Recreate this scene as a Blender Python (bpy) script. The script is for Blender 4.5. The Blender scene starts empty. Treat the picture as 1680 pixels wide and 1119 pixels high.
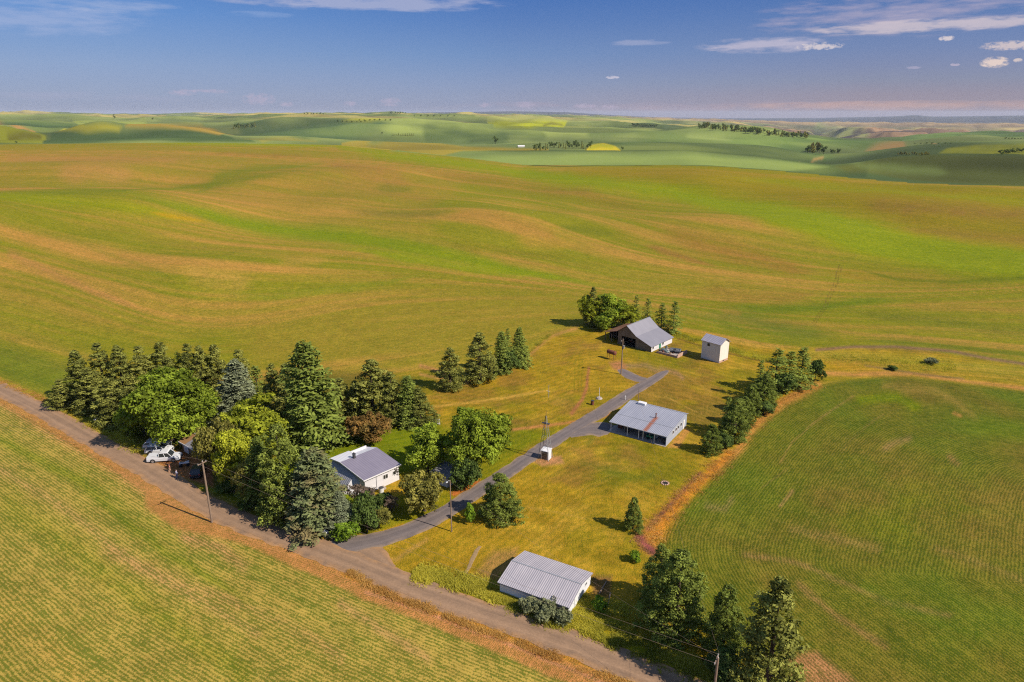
import bpy, math, random
import numpy as np
from mathutils import Vector, Matrix
R = math.radians
scn = bpy.context.scene
COL = scn.collection
# ------------------------------------------------------------------ camera geometry (also used to lay out the survey points)
H = 60.0
FPX = 1120.0
PITCH = math.atan(373.5/1120)
CP, SP = math.cos(PITCH), math.sin(PITCH)

def ray(px, py):
    u = (px-840)/FPX; v = (559.5-py)/FPX
    return (u, CP+v*SP, -SP+v*CP)
def flat(px, py, z=0.0):
    r = ray(px, py); t = (z-H)/r[2]
    return (r[0]*t, r[1]*t, z)
def elev(px, py):
    r = ray(px, py); return r[2]/math.hypot(r[0], r[1])
def azim(px, py):
    r = ray(px, py); return math.atan2(r[0], r[1])

# ------------------------------------------------------------------ numpy noise
def _h(ix, iy, s):
    n = (ix*374761393 + iy*668265263 + s*1442695041) & 0xFFFFFFFF
    n = ((n ^ (n >> 13))*1274126177) & 0xFFFFFFFF
    return ((n ^ (n >> 16)) & 0xFFFFFF)/float(0xFFFFFF)
def vnoise(x, y, s=0):
    x = np.asarray(x, float); y = np.asarray(y, float)
    ix = np.floor(x).astype(np.int64); iy = np.floor(y).astype(np.int64)
    fx = x-ix; fy = y-iy
    fx = fx*fx*(3-2*fx); fy = fy*fy*(3-2*fy)
    a = _h(ix, iy, s); b = _h(ix+1, iy, s); c = _h(ix, iy+1, s); d = _h(ix+1, iy+1, s)
    return (a+(b-a)*fx)*(1-fy)+(c+(d-c)*fx)*fy
def fbm(x, y, s=0, o=4):
    t = 0; a = .5; w = 0
    for i in range(o):
        t = t+a*vnoise(x*2**i, y*2**i, s+i*7); w += a; a *= .5
    return t/w

# ------------------------------------------------------------------ terrain: crest lines of the hills (outline point, distance in metres)
LAYERS = [
 # crest of the big field
 [(-300,240,1050),(0,237,1050),(300,234,1050),(560,238,1000),(700,252,900),(860,271,800),(1000,272,790),(1150,272,780),(1300,282,760),(1500,297,720),(1680,306,700),(2000,318,690)],
 # low green swell
 [(-300,226,1450),(0,229,1450),(120,230,1450),(250,226,1400),(500,232,1350),(640,246,1200),(950,247,1150),(1130,247,1120),(1250,257,1080),(1360,271,1020),(1405,267,1000),(1460,258,1000),(1550,252,1050),(1680,253,1060),(2000,256,1060)],
 # tan topped hills left, grove hill centre, valley right
 [(-300,212,1900),(0,200,1800),(30,207,1800),(75,217,1850),(100,211,1900),(140,203,2000),(170,201,2000),(205,206,2000),(262,202,2000),(330,206,2000),(385,222,1950),(500,229,1900),(600,234,1800),(760,238,1700),(900,236,1650),(1100,232,1700),(1250,238,1750),(1330,252,1700),(1400,252,1650),(1480,240,1650),(1560,232,1700),(1680,233,1700),(2000,232,1700)],
 # long green slopes
 [(-300,200,2900),(0,199,2900),(150,205,2900),(300,204,3000),(380,205,3000),(450,196,3000),(560,193,3000),(640,196,3000),(760,199,3000),(860,206,2800),(980,208,2800),(1090,212,2800),(1145,208,2800),(1260,214,2700),(1360,228,2600),(1450,229,2600),(1560,222,2700),(1680,220,2700),(2000,220,2700)],
 # upper farmland
 [(-300,193,4600),(0,192,4600),(120,194,4600),(210,195,4600),(330,193,4700),(420,190,4700),(560,188,4700),(720,190,4700),(860,196,4600),(1000,199,4600),(1120,205,4400),(1240,211,4200),(1330,222,4000),(1450,226,4000),(1560,219,4200),(1680,217,4200),(2000,217,4200)],
 # skyline and the canyon rims
 [(-300,188,7500),(0,187,7500),(140,190.5,7500),(350,190,7500),(500,187.2,7500),(650,186,7500),(780,188,7500),(950,192,7800),(1080,198,8000),(1180,202,8000),(1300,205,8200),(1420,210,8500),(1550,211,8500),(1680,212,8500),(2000,212,8500)],
 # plateau beyond the canyon
 [(-300,186,14000),(0,184,13000),(50,183.4,13000),(140,186.8,13000),(640,186.8,14000),(800,187,14000),(1000,191,14000),(1200,197,14000),(1320,201,14000),(1500,202,14000),(1680,203,14000),(2000,203,14000)],
 # blue mountains
 [(-300,187,30000),(300,187,30000),(560,187,30000),(700,184.5,30000),(840,182.5,30000),(930,184,30000),(1010,190,30000),(1080,194.5,30000),(1180,196.5,30000),(1340,196,30000),(1430,193.5,30000),(1475,192,30000),(1500,189.5,30000),(1530,193,30000),(1600,192,30000),(1680,190.5,30000),(2000,190,30000)],
]
DIPS = [(110,6),(130,9),(300,14),(500,16),(700,22),(900,45),(2500,150),(6000,120)]
_AZ = np.linspace(-1.62, 1.62, 1201)
_kn = []
for li, L in enumerate(LAYERS):
    a = np.array([azim(p[0], p[1]) for p in L]); d = np.array([float(p[2]) for p in L])
    z = np.array([H+p[2]*elev(p[0], p[1]) for p in L])
    dd = np.interp(_AZ, a, d); zz = np.interp(_AZ, a, z)
    k = np.ones(9)/9 if li < 3 else np.ones(3)/3
    def sm(q):
        qq = np.concatenate([np.full(4, q[0]), q, np.full(4, q[-1])]) if len(k) == 9 else np.concatenate([q[:1], q, q[-1:]])
        return np.convolve(qq, k, 'valid')
    _kn.append((sm(dd), sm(zz)))
KD = [np.full_like(_AZ, 215.0)]; KZ = [np.zeros_like(_AZ)]
for i, (dd, zz) in enumerate(_kn):
    KD.append(dd); KZ.append(zz)
    nd, dip = DIPS[i]
    if i+1 < len(_kn):
        d2, z2 = _kn[i+1]
        KD.append(dd+(d2-dd)*np.clip(nd/(d2-dd), .15, .6)); KZ.append(np.minimum(zz, z2)-dip)
KD = np.array(KD); KZ = np.array(KZ)

def Z(x, y):
    x = np.asarray(x, float); y = np.asarray(y, float)
    d = np.hypot(x, y); a = np.clip(np.arctan2(x, y), -1.61, 1.61)
    f = (a+1.62)/3.24*1200; i = np.clip(f.astype(int), 0, 1199); f = f-i
    z = np.zeros_like(d)
    pd = None
    for k in range(len(KD)):
        cd = KD[k][i]*(1-f)+KD[k][i+1]*f; cz = KZ[k][i]*(1-f)+KZ[k][i+1]*f
        if pd is not None:
            t = np.clip((d-pd)/(cd-pd), 0, 1)
            if k == 1:
                s = .55*t*t*(3-2*t)+.45*t*t*(2-t)       # long slope of the big field
            else:
                s = t*t*(3-2*t)
            z = np.where((d > pd), pz+(cz-pz)*s, z)
        pd, pz = cd, cz
    # the spur on the left of the big field
    w = np.clip((-0.30-a)/0.22, 0, 1); w = w*w*(3-2*w)
    z = z+w*(10.5*np.exp(-((d-455)/120)**2)-4.5*np.exp(-((d-620)/90)**2))*np.clip((d-215)/90, 0, 1)
    g = np.clip((d-230)/150, 0, 1)*np.clip((900-d)/300, 0, 1)
    z = z+g*(fbm((x*.8+y*.6)/120+3, (y*.8-x*.6)/170+9, 5, 3)-.5)*11.0
    for kx, kd, kh, kr in ((800, 372, 5.5, 48), (330, 285, 3.5, 40), (1250, 392, 4.5, 55), (560, 600, 7, 80), (180, 700, 7, 90), (1480, 520, 6, 80), (960, 560, 4, 60), (1150, 620, 5, 70)):
        ka = math.atan2(kx-840, 1150.0)
        z = z+kh*np.exp(-((x-kd*math.sin(ka))**2+(y-kd*math.cos(ka))**2)/(kr*kr))
    # gullies and knolls far off
    g2 = np.clip((d-1250)/900, 0, 1)
    xr = x*.82+y*.57; yr = -x*.57+y*.82
    rg = 1-np.abs(fbm(xr/420+3, yr/420+8, 13, 2)-.5)*4
    z = z+g2*((fbm(xr/330, yr/330, 11, 3)-.5)*np.clip(d/75, 0, 55)+(rg-.45)*np.clip(d/300, 0, 18))*np.clip((22000-d)/8000, 0, 1)
    can = np.clip((a-0.30)/0.10, 0, 1)*np.clip((d-4600)/900, 0, 1)*np.clip((12500-d)/2500, 0, 1)
    rdg = np.abs(fbm(x/900+5, y/1500+2, 31, 4)-.5)*2
    z = z-can*np.clip(.38-rdg, 0, 1)*420
    return z

_dd = np.concatenate([np.geomspace(12, 1000, 1500), np.geomspace(1001, 34000, 3500)])
def at(px, py):
    """ground point seen at this point of the survey photograph"""
    r = ray(px, py); h = math.hypot(r[0], r[1])
    x = r[0]/h*_dd; y = r[1]/h*_dd
    zr = H+_dd*(r[2]/h); zt = Z(x, y)
    idx = np.nonzero(zr <= zt)[0]
    if len(idx) == 0: i = len(_dd)-1; d = _dd[i]
    else:
        i = max(1, idx[0]); a = zr[i-1]-zt[i-1]; b = zr[i]-zt[i]
        d = _dd[i-1]+(_dd[i]-_dd[i-1])*(a/(a-b) if a != b else 0)
    X, Y = r[0]/h*d, r[1]/h*d
    return (X, Y, float(Z(X, Y)))
def top_height(b, ty):
    """height of a thing standing at ground point b whose top reaches row ty"""
    lo, hi = 0.0, 400.0
    for _ in range(40):
        m = (lo+hi)/2
        dz = b[2]+m-H; dep = b[1]*CP-dz*SP; up = b[1]*SP+dz*CP
        if 559.5-FPX*up/dep > ty: lo = m
        else: hi = m
    return lo
def mpp(b):
    return (b[1]*CP-(b[2]-H)*SP)/FPX          # metres per pixel at b

# ------------------------------------------------------------------ colour
EXPO = 1.62
HAZE = 2.2e-5
def lin(c):
    c = c/255.0
    return c/12.92 if c <= .04045 else ((c+.055)/1.055)**2.4
def A(r, g, b, k=1.0):
    return tuple(min(.85, lin(v)/EXPO*k) for v in (r, g, b))

# ------------------------------------------------------------------ ground grid
ang = []
a_ = 82.0
while a_ > 50: ang.append(a_); a_ -= .8
while a_ > 15: ang.append(a_); a_ -= .075
while a_ > 3.5: ang.append(a_); a_ -= .06
dn = [H/math.tan(R(a)) for a in ang]
while dn[-1] < 40000: dn.append(dn[-1]*1.0125)
dn = np.array(dn)
azn = np.concatenate([np.linspace(-92, -40, 30)[:-1], np.linspace(-40, 40, 890), np.linspace(40, 92, 30)[1:]])
azn = np.radians(azn)
NA, ND = len(azn), len(dn)
AZ, DD = np.meshgrid(azn, dn)
GX = (np.sin(AZ)*DD).ravel(); GY = (np.cos(AZ)*DD).ravel(); GZ = Z(GX, GY)
MX = AZ.ravel()*FPX; MY = np.arctan(H/DD.ravel())*FPX          # polar map coordinates (bearing, log-like range)
DR = DD.ravel()
def M(px, py):
    p = at(px, py); d = math.hypot(p[0], p[1])
    return (math.atan2(p[0], p[1])*FPX, math.atan(H/d)*FPX)

TAPER = 0.0
wx = (fbm(MX/26, MY/13, 41, 3)-.5); wy = (fbm(MX/30+50, MY/12, 47, 3)-.5)
fx_ = (fbm(GX/2.2, GY/2.2, 61, 3)-.5)
color = np.zeros((len(GX), 3)); color[:] = A(160, 143, 58)
ROWU = np.zeros(len(GX)); ROWV = np.zeros(len(GX)); AMP = np.zeros(len(GX)); KIND = np.zeros(len(GX))

def seg_d(X, Y, x0, y0, x1, y1):
    dx, dy = x1-x0, y1-y0; L = dx*dx+dy*dy+1e-9
    t = np.clip(((X-x0)*dx+(Y-y0)*dy)/L, 0, 1)
    return np.hypot(X-x0-t*dx, Y-y0-t*dy), t
def poly_mask(pts, soft, warp=6.0, drange=None):
    P = [M(*p) for p in pts]
    xs = [p[0] for p in P]; ys = [p[1] for p in P]; mg = soft*2+warp
    idx = np.nonzero((MX > min(xs)-mg) & (MX < max(xs)+mg) & (MY > min(ys)-mg) & (MY < max(ys)+mg))[0]
    X = MX[idx]+wx[idx]*warp; Y = MY[idx]+wy[idx]*warp*.6
    ins = np.zeros(len(idx), bool); dist = np.full(len(idx), 1e9)
    for k in range(len(P)):
        x0, y0 = P[k]; x1, y1 = P[(k+1) % len(P)]
        d, _ = seg_d(X, Y, x0, y0, x1, y1); dist = np.minimum(dist, d)
        c = ((y0 > Y) != (y1 > Y)) & (X < (x1-x0)*(Y-y0)/(y1-y0+1e-12)+x0)
        ins ^= c
    m = np.clip(np.where(ins, dist, -dist)/max(soft, .01)*.5+.5, 0, 1)
    if drange is not None: m = m*((DR[idx] >= drange[0]) & (DR[idx] <= drange[1]))
    return idx, m
def patch(pts, col, soft=3, warp=6, k=1.0, amp=None, kind=None, drange=None, tone=0.0):
    idx, m = poly_mask(pts, soft, warp, drange)
    if tone: m = m*(1-tone*(fbm(MX[idx]/9, MY[idx]/5, 77, 3)))
    m = m*k
    color[idx] = color[idx]*(1-m[:, None])+np.array(col)*m[:, None]
    if amp is not None: AMP[idx] = AMP[idx]*(1-m)+amp*m
    if kind is not None: KIND[idx] = np.where(m > .5, kind, KIND[idx])
    return idx, m
def stroke(pts, w, col, k=1.0, warp=5, amp=None, brk=0.0, hard=1.0):
    """band of colour along a line; w = half width (number or one per point)"""
    P = [M(p[0], p[1]) for p in pts]
    W = [w]*len(P) if not hasattr(w, '__len__') else list(w)
    wm = max(W)*2.2+warp
    xs = [p[0] for p in P]; ys = [p[1] for p in P]
    idx = np.nonzero((MX > min(xs)-wm) & (MX < max(xs)+wm) & (MY > min(ys)-wm) & (MY < max(ys)+wm))[0]
    X = MX[idx]+wx[idx]*warp; Y = MY[idx]+wy[idx]*warp*.6
    best = np.full(len(idx), 9.0); sp_ = np.zeros(len(idx)); acc = 0.0
    tot = sum(math.hypot(P[i+1][0]-P[i][0], P[i+1][1]-P[i][1]) for i in range(len(P)-1))+1e-9
    for i in range(len(P)-1):
        d, t = seg_d(X, Y, *P[i], *P[i+1]); L_ = math.hypot(P[i+1][0]-P[i][0], P[i+1][1]-P[i][1])
        q_ = d/(W[i]+(W[i+1]-W[i])*t+1e-6)
        sp_ = np.where(q_ < best, (acc+t*L_)/tot, sp_); best = np.minimum(best, q_); acc += L_
    if TAPER:
        e_ = np.ones(len(idx))
        if pts[0][0] > 20: e_ = e_*np.clip(sp_/TAPER, 0, 1)
        if pts[-1][0] < 1660: e_ = e_*np.clip((1-sp_)/TAPER, 0, 1)
        best = best/(.35+.65*e_); m = np.exp(-(best**(2*hard))*1.1)*k*np.clip(e_*1.6, 0, 1)
    else: m = np.exp(-(best**(2*hard))*1.1)*k
    if brk: m = m*np.clip(1-brk*1.6*fbm(MX[idx]/11, MY[idx]/5, 91, 3), 0, 1)
    color[idx] = color[idx]*(1-m[:, None])+np.array(col)*m[:, None]
    if amp is not None: AMP[idx] = AMP[idx]*(1-m)+amp*m

TAPER = .3
# ---- the big field: drill-row coordinate
RC = [
 [(-300,520),(0,590),(100,625),(250,640),(450,615),(700,580),(900,540),(1000,522),(1130,540),(1300,575),(1450,570),(1680,590),(2000,620)],
 [(-300,380),(0,430),(200,500),(300,530),(450,520),(600,490),(800,480),(1000,490),(1200,530),(1400,545),(1680,570),(2000,590)],
 [(-300,316),(0,320),(360,372),(600,400),(800,440),(1000,475),(1200,490),(1400,500),(1680,480),(2000,470)],
 [(-300,262),(0,262),(300,270),(600,300),(860,330),(1100,380),(1300,420),(1500,440),(1680,450),(2000,460)],
 [(-300,241),(0,238.5),(300,235.5),(600,244),(860,272.5),(1150,274),(1300,284),(1500,299),(1680,308),(2000,320)],
]
ru = [0, 120, 330, 560, 900]
azr = np.linspace(-.72, .72, 160)
rd = []
for L in RC:
    q = [at(*p) for p in L]
    rd.append(np.interp(azr, [math.atan2(p[0], p[1]) for p in q], [math.hypot(p[0], p[1]) for p in q]))
rd = np.array(rd)
k9 = np.ones(13)/13
for j in range(len(rd)):
    rd[j] = np.convolve(np.concatenate([np.full(6, rd[j][0]), rd[j], np.full(6, rd[j][-1])]), k9, 'valid')
for j in range(1, len(rd)): rd[j] = np.maximum(rd[j], rd[j-1]+15)
aa = np.clip(AZ.ravel(), -.719, .719)
fi = (aa+.72)/1.44*159; ii = np.clip(fi.astype(int), 0, 158); fi = fi-ii
RB = [rd[j][ii]*(1-fi)+rd[j][ii+1]*fi for j in range(5)]
U = (DR-RB[0])
for j in range(4):
    t = (DR-RB[j])/(RB[j+1]-RB[j])
    U = np.where(DR > RB[j], ru[j]+t*(ru[j+1]-ru[j]), U)
ROWU[:] = U; ROWV[:] = AZ.ravel()*300
AMP[:] = np.interp(DR, [150, 500, 1100, 1300], [.55, .5, .35, .15])
mid = (DR > 130)
# bands that follow the drill rows
b1 = vnoise(U/17, ROWV/90, 3); b2 = vnoise(U/5.5, ROWV/60, 4); b3 = fbm(GX/90, GY/90, 8, 4)
b4 = vnoise(U/40, ROWV/140, 6)
b5 = vnoise(U/2.3, ROWV/50, 12)
t = np.clip((b1*.40+b2*.28+b3*.45+b4*.30+b5*.12-.68)*2.4, 0, 1)
cs = np.array(A(198, 152, 78)); cg = np.array(A(148, 143, 46))
color[:] = cs*(t[:, None])+cg*(1-t[:, None])

TAN = A(184, 140, 72); BRN = A(152, 114, 56); GRN = A(130, 136, 42); LIME = A(152, 156, 38); OLV = A(140, 130, 44)
# upper left slope: tan with green folds
patch([(-200,236),(300,236),(560,244),(760,300),(700,340),(420,330),(200,300),(0,310),(-200,310)], TAN, 12, 20, .5, tone=.6)
stroke([(-200,236.5),(0,236.5),(300,234.5),(560,240),(640,247)], 3.0, LIME, 1.0, 1)
stroke([(-100,322),(60,318),(200,312),(300,308),(420,290),(520,278)], [6,6,5,5,5,5], GRN, .75, 8)
stroke([(300,318),(360,290),(420,278),(470,274),(540,268)], [5,6,6,5,4], GRN, .7, 6)
stroke([(320,250),(440,255),(520,258)], 3, BRN, .5, 5, brk=.4)
stroke([(20,258),(150,262),(330,262)], 6, A(186,140,80), .7, 10, brk=.3)
stroke([(80,285),(160,282),(230,285)], 8, A(190,144,82), .8, 10, brk=.2)
# spur crest and swale
stroke([(-200,322),(0,322),(120,330),(250,347),(350,368)], [7,7,7,6,3], LIME, .8, 4)
stroke([(240,348),(290,356),(350,366)], [1.5,2.2,1.2], A(200,158,50), .8, 1)
stroke([(150,310),(260,330),(340,352),(420,372),(560,388),(700,412),(830,440),(960,465),(1060,485)], [5,8,10,11,14,13,9,8,8], A(134,150,38), .95, 10)
stroke([(560,405),(640,420),(760,440),(900,455)], 7, A(142,160,36), .7, 8)
stroke([(340,482),(400,486),(440,488),(500,480),(580,474),(640,462),(720,445)], [5,6,6,5,5,4,4], A(132,145,40), .85, 5, brk=.3)
stroke([(0,360),(110,390),(200,425),(320,478)], 4, GRN, .6, 5, brk=.5)
stroke([(290,440),(360,455),(420,470)], 16, A(196,158,80), .75, 14, brk=.4)
stroke([(20,418),(90,450),(160,480),(250,515)], 5, A(190,140,82), .8, 5, brk=.3)
stroke([(450,430),(540,425)], 8, A(190,154,76), .6, 10)
stroke([(0,468),(130,515),(250,560),(300,580)], 8, OLV, .5, 6, brk=.4)
patch([(-200,560),(0,560),(120,600),(150,655),(60,640),(-200,560)], A(118,130,44), 10, 10, .8)
patch([(380,520),(640,480),(900,480),(960,520),(860,570),(690,605),(560,620),(420,600)], A(178,144,66), 30, 20, .55, tone=.5)
stroke([(0,530),(140,590),(300,622)], 6, A(150,138,54), .5, 6)
# centre: tan ridge with dark folds
stroke([(640,262),(700,280),(820,300),(960,318),(1100,350)], 9, BRN, .45, 12, brk=.3)
stroke([(520,265),(600,280),(680,300)], 12, A(176,128,72), .65, 12, brk=.3)
stroke([(500,300),(560,300),(640,318),(720,330)], 6, A(174,138,70), .6, 8, brk=.4)
stroke([(610,309),(640,310),(680,312)], [4,6,4], A(116,124,40), .5, 6)
stroke([(560,345),(640,350),(700,352),(750,345)], 6, A(118,122,46), .7, 8, brk=.3)
stroke([(715,360),(760,352),(800,355),(860,375),(900,388),(940,400)], [5,10,10,11,12,8], A(184,142,72), .95, 10)
stroke([(840,392),(900,402),(960,400)], 8, A(186,150,68), .7, 8)
stroke([(905,370),(960,378),(1020,385)], [4,6,3], A(114,120,40), .55, 6)
stroke([(700,395),(780,408),(870,418),(960,422)], 5, OLV, .7, 6, brk=.3)
stroke([(860,322),(900,330),(960,345)], 4, A(136,140,40), .7, 5)
# right: lime swathe, brown slopes
patch([(560,242),(700,256),(860,276),(1000,292),(1160,312),(1300,336),(1460,372),(1600,395),(1700,405),(1900,420),(1900,480),(1680,458),(1560,445),(1420,420),(1260,368),(1100,325),(960,306),(800,280),(640,258)], A(143,156,30), 7, 10, .97)
patch([(1000,273),(1150,273),(1300,284),(1500,300),(1680,310),(1900,322),(1900,400),(1680,402),(1560,388),(1440,360),(1300,330),(1120,302),(960,288),(930,277)], A(154,136,40), 9, 12, .8)
stroke([(1180,290),(1280,298),(1420,312),(1560,322),(1700,332)], 7, A(150,150,34), .7, 10)
stroke([(1400,328),(1480,340),(1600,348),(1700,355)], 10, A(150,112,60), .75, 14, brk=.35)
stroke([(1480,372),(1580,385),(1700,392)], 6, A(160,124,60), .6, 8, brk=.3)
stroke([(1010,285),(1100,283),(1200,290)], 3, A(166,140,56), .6, 5, brk=.3)
stroke([(1060,372),(1130,395),(1200,415),(1300,440),(1360,452)], 14, A(164,124,60), .8, 16, brk=.25)
stroke([(1050,400),(1130,425),(1180,438)], 5, A(172,126,68), .8, 8)
stroke([(1130,470),(1220,485),(1300,490),(1360,478)], 12, A(166,128,64), .7, 14, brk=.3)
stroke([(1340,445),(1430,455),(1500,458),(1600,470)], 8, A(176,140,60), .7, 10, brk=.3)
stroke([(1400,440),(1470,458),(1560,463),(1680,456)], 3, A(108,124,34), .7, 5)
stroke([(1180,500),(1250,508),(1340,505),(1420,495),(1500,490)], [5,7,7,7,5], A(112,132,38), .85, 8)
stroke([(1380,508),(1450,520),(1560,530),(1680,545)], 9, A(122,124,46), .7, 10, brk=.3)
stroke([(1440,500),(1560,505),(1680,510)], 6, A(182,144,70), .7, 8, brk=.3)
stroke([(1320,535),(1420,548),(1560,560),(1680,572)], 3.5, A(190,150,78), .75, 5, brk=.3)
stroke([(1400,556),(1500,563),(1680,582)], 3.5, A(116,124,44), .8, 4)
stroke([(1150,512),(1220,522),(1300,545),(1380,552)], 14, A(114,126,48), .75, 10)
stroke([(1180,508),(1220,516)], 5, A(180,144,72), .6, 6)
stroke([(1080,500),(1160,520),(1240,552)], 8, A(120,136,46), .6, 8)
TAPER = .1
# faint machine tracks
for o in (0, 5):
    stroke([(1380+o,425),(1366+o,470),(1350+o,505),(1330+o,535)], .7, A(112,92,48), .6, 2)
    stroke([(80+o,330),(260+o,350)], .5, A(150,130,60), .01, 2)

# ---- far country
def far(pts, col, soft=1.6, warp=3.5, k=1.0, dr=None, tone=0.0, amp=.06): patch(pts, col, soft, warp, k, amp=amp, drange=dr, tone=tone)
DG = A(92,118,70); DG2 = A(92,126,74); GG = A(134,152,92); GG2 = A(134,158,92); FT = A(186,172,92); FTB = A(182,140,92); FL = A(172,180,60)
i1 = np.nonzero(DR > KD[1][np.clip(((np.clip(AZ.ravel(), -1.61, 1.61)+1.62)/3.24*1200).astype(int), 0, 1200)]+1)[0]
xq = GX[i1]*.77+GY[i1]*.64; yq = -GX[i1]*.64+GY[i1]*.77
nn = fbm(xq/420, yq/420, 19, 3); n2 = fbm(xq/1100+9, yq/1500, 23, 3)
tt = np.clip((nn*.8+n2*.6-.52)*3.0, 0, 1)[:, None]
color[i1] = np.array(DG)*(1-tt)+np.array(GG)*tt
AMP[i1] = .06
n3 = fbm(xq/900+2, yq/1700+7, 29, 3)
mm = (np.clip((n3-.56)*12, 0, 1)*np.clip((DR[i1]-2600)/1500, 0, 1))[:, None]
color[i1] = color[i1]*(1-mm)+np.array(A(184,170,104))*mm
cy_ = (np.clip((AZ.ravel()[i1]-.28)/.08, 0, 1)*np.clip((DR[i1]-4700)/400, 0, 1)*np.clip((11500-DR[i1])/1500, 0, 1))[:, None]
color[i1] = color[i1]*(1-cy_)+np.array(A(172,138,106))*cy_
pl = (np.clip((DR[i1]-11000)/1500, 0, 1)*np.clip((24000-DR[i1])/3000, 0, 1)*np.clip((AZ.ravel()[i1]-.1)/.1, 0, 1))[:, None]
color[i1] = color[i1]*(1-pl)+np.array(A(176,150,110))*pl
mt = np.clip((DR[i1]-20000)/3000, 0, 1)[:, None]
color[i1] = color[i1]*(1-mt)+np.array(A(50,60,66))*mt
FR = (1060, 60000)
far([(-100,232),(-100,205),(0,205),(75,222),(70,236)], A(176,178,66), 1, 2, .95)
stroke([(15,229),(40,222),(70,224)], 1.6, A(120,112,52), .7, 1)
stroke([(0,203),(30,208),(60,216)], 1.5, A(186,138,86), .9, 1)
far([(70,236),(85,218),(110,215),(200,217),(300,212),(380,225),(420,233),(300,232),(160,233)], A(84,120,72), 1, 2, 1)
far([(90,217),(105,210),(140,204),(170,202),(200,207),(195,216),(140,217)], A(184,176,74), 1, 1, 1)
far([(205,207),(262,203),(330,207),(383,222),(360,222),(300,212),(230,209)], A(190,160,78), 1, 1, 1)
far([(0,200),(50,197),(130,203),(100,210),(60,212),(0,200)], A(86,124,74), 1.2, 2, 1)
far([(120,198),(240,196),(240,202),(140,203)], A(150,166,88), 1, 1, .8)
far([(400,228),(470,224),(520,232),(430,234)], A(170,160,84), 1.2, 2, .8)
far([(385,200),(450,196),(620,195),(640,205),(600,222),(500,226),(400,222),(390,210)], A(78,122,76), 2, 4, .9, tone=.35)
far([(560,198),(600,193),(640,195),(600,200)], A(180,176,72), 1, 1, .9)
far([(640,232),(560,234.5),(560,239),(640,246),(760,248),(900,246.5),(900,244),(760,240)], A(186,166,76), .8, 1, 1)
far([(640,247.5),(760,248.5),(950,248),(1130,248),(1250,258),(1360,273),(1300,280),(1150,271),(860,270),(740,256)], A(134,158,92), 1.2, 2, 1)
stroke([(862,271),(930,273),(1000,271),(1080,271)], 1.1, A(62,76,38), .9, .5)
far([(1370,272),(1410,267),(1470,258),(1550,253.5),(1680,254.5),(1900,256),(1900,320),(1680,305),(1500,296),(1390,284)], A(108,118,62), 1.5, 2, 1)
stroke([(1430,266),(1540,268),(1640,272),(1700,274)], 7, A(84,92,46), .9, 5)
stroke([(1330,262),(1420,275),(1560,285)], 3, A(138,160,92), .5, 3)
stroke([(600,240),(640,228),(720,222),(800,228),(860,240)], 5, A(112,146,88), .7, 5)
stroke([(620,215),(700,208),(800,212),(900,216),(1000,212),(1090,214)], 5, A(150,170,96), .8, 5)
stroke([(690,215),(760,220),(840,226)], 3, A(84,116,68), .8, 4)
stroke([(760,222),(850,218),(900,224)], 2.5, A(92,122,72), .7, 4)
stroke([(960,222),(1040,216),(1110,222)], 2.5, A(80,116,72), .8, 4)
stroke([(1000,235),(1100,226),(1200,230),(1300,246),(1380,262)], 5, A(96,134,78), .8, 4)
stroke([(1120,222),(1200,230),(1290,236)], 1.6, A(150,172,104), .7, 2)
far([(800,200),(860,196),(930,200),(925,209),(870,210),(810,206)], A(180,186,54), .8, 1, .95)
stroke([(890,206),(905,202),(925,205)], .8, A(120,118,50), .8, .5)
far([(780,190),(960,194),(1060,200),(960,199),(800,195)], A(184,180,110), .8, 1, .7)
far([(960,246),(970,238),(990,234.5),(1010,240),(1018,246),(1018,248)], A(206,186,66), .7, .6, 1)
stroke([(965,245),(985,238),(1008,242)], 1.5, A(160,176,54), .5, 1)
stroke([(1415,249),(1440,243),(1480,239),(1540,237)], [1,1.8,1.5,1], A(196,158,104), .95, 1)
stroke([(1310,266),(1335,262),(1350,258),(1345,265)], 1.3, A(190,160,100), .9, .6)
far([(1540,252),(1555,243),(1600,238),(1680,236),(1900,238),(1900,254),(1680,254)], A(168,166,54), 1, 2, .9, tone=.5)
stroke([(1180,232),(1260,234),(1330,228),(1420,232),(1500,226),(1680,224)], 3, A(92,138,76), .8, 3)
stroke([(1260,215),(1340,220),(1430,226)], 1.6, A(150,172,96), .7, 1)

TAPER = 0.0
# ---- soil of the south-west field
SW = [(-700,430),(-80,618),(0,662),(100,717),(200,778),(236,806),(240,832),(290,868),(400,892),(480,930),(600,985),(750,1045),(900,1110),(1100,1200),(1100,2400),(-1500,2400)]
patch([(-700,400),(-80,590),(0,640),(200,760),(470,895),(620,950),(900,1060),(1200,1180),(1700,1400),(1700,2600),(-2500,2600)], A(196,142,84), 3, 4, 1, amp=.25, kind=2)
patch(SW, A(157,141,64), 4, 6, 1, amp=1.0, kind=1)
# ---- farmstead grass
FARM = [(560,870),(85,652),(110,640),(300,640),(430,625),(560,628),(690,606),(770,622),(868,575),(905,548),(945,534),(1000,522),(1110,543),(1240,572),(1400,571),(1500,573),(1600,587),(1680,600),(2100,650),(2100,690),(1680,640),(1600,630),(1480,618),(1345,626),(1290,655),(1220,712),(1185,755),(1110,832),(1070,885),(1085,950),(1180,1040),(1300,1150),(1420,1300),(1160,1180),(900,1060),(620,950)]
patch(FARM, A(178,146,52), 1.6, 3, 1, amp=.22, kind=3)
f_, m_ = poly_mask(FARM, 2, 3)
q1 = fbm(GX[f_]/7, GY[f_]/7, 51, 4); q2 = fbm(GX[f_]/22, GY[f_]/22, 57, 3)
tt = (np.clip((q1*.6+q2*.7-.55)*3.2, 0, 1)*m_*.8)[:, None]
color[f_] = color[f_]*(1-tt)+np.array(A(134,130,38))*tt
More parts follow.
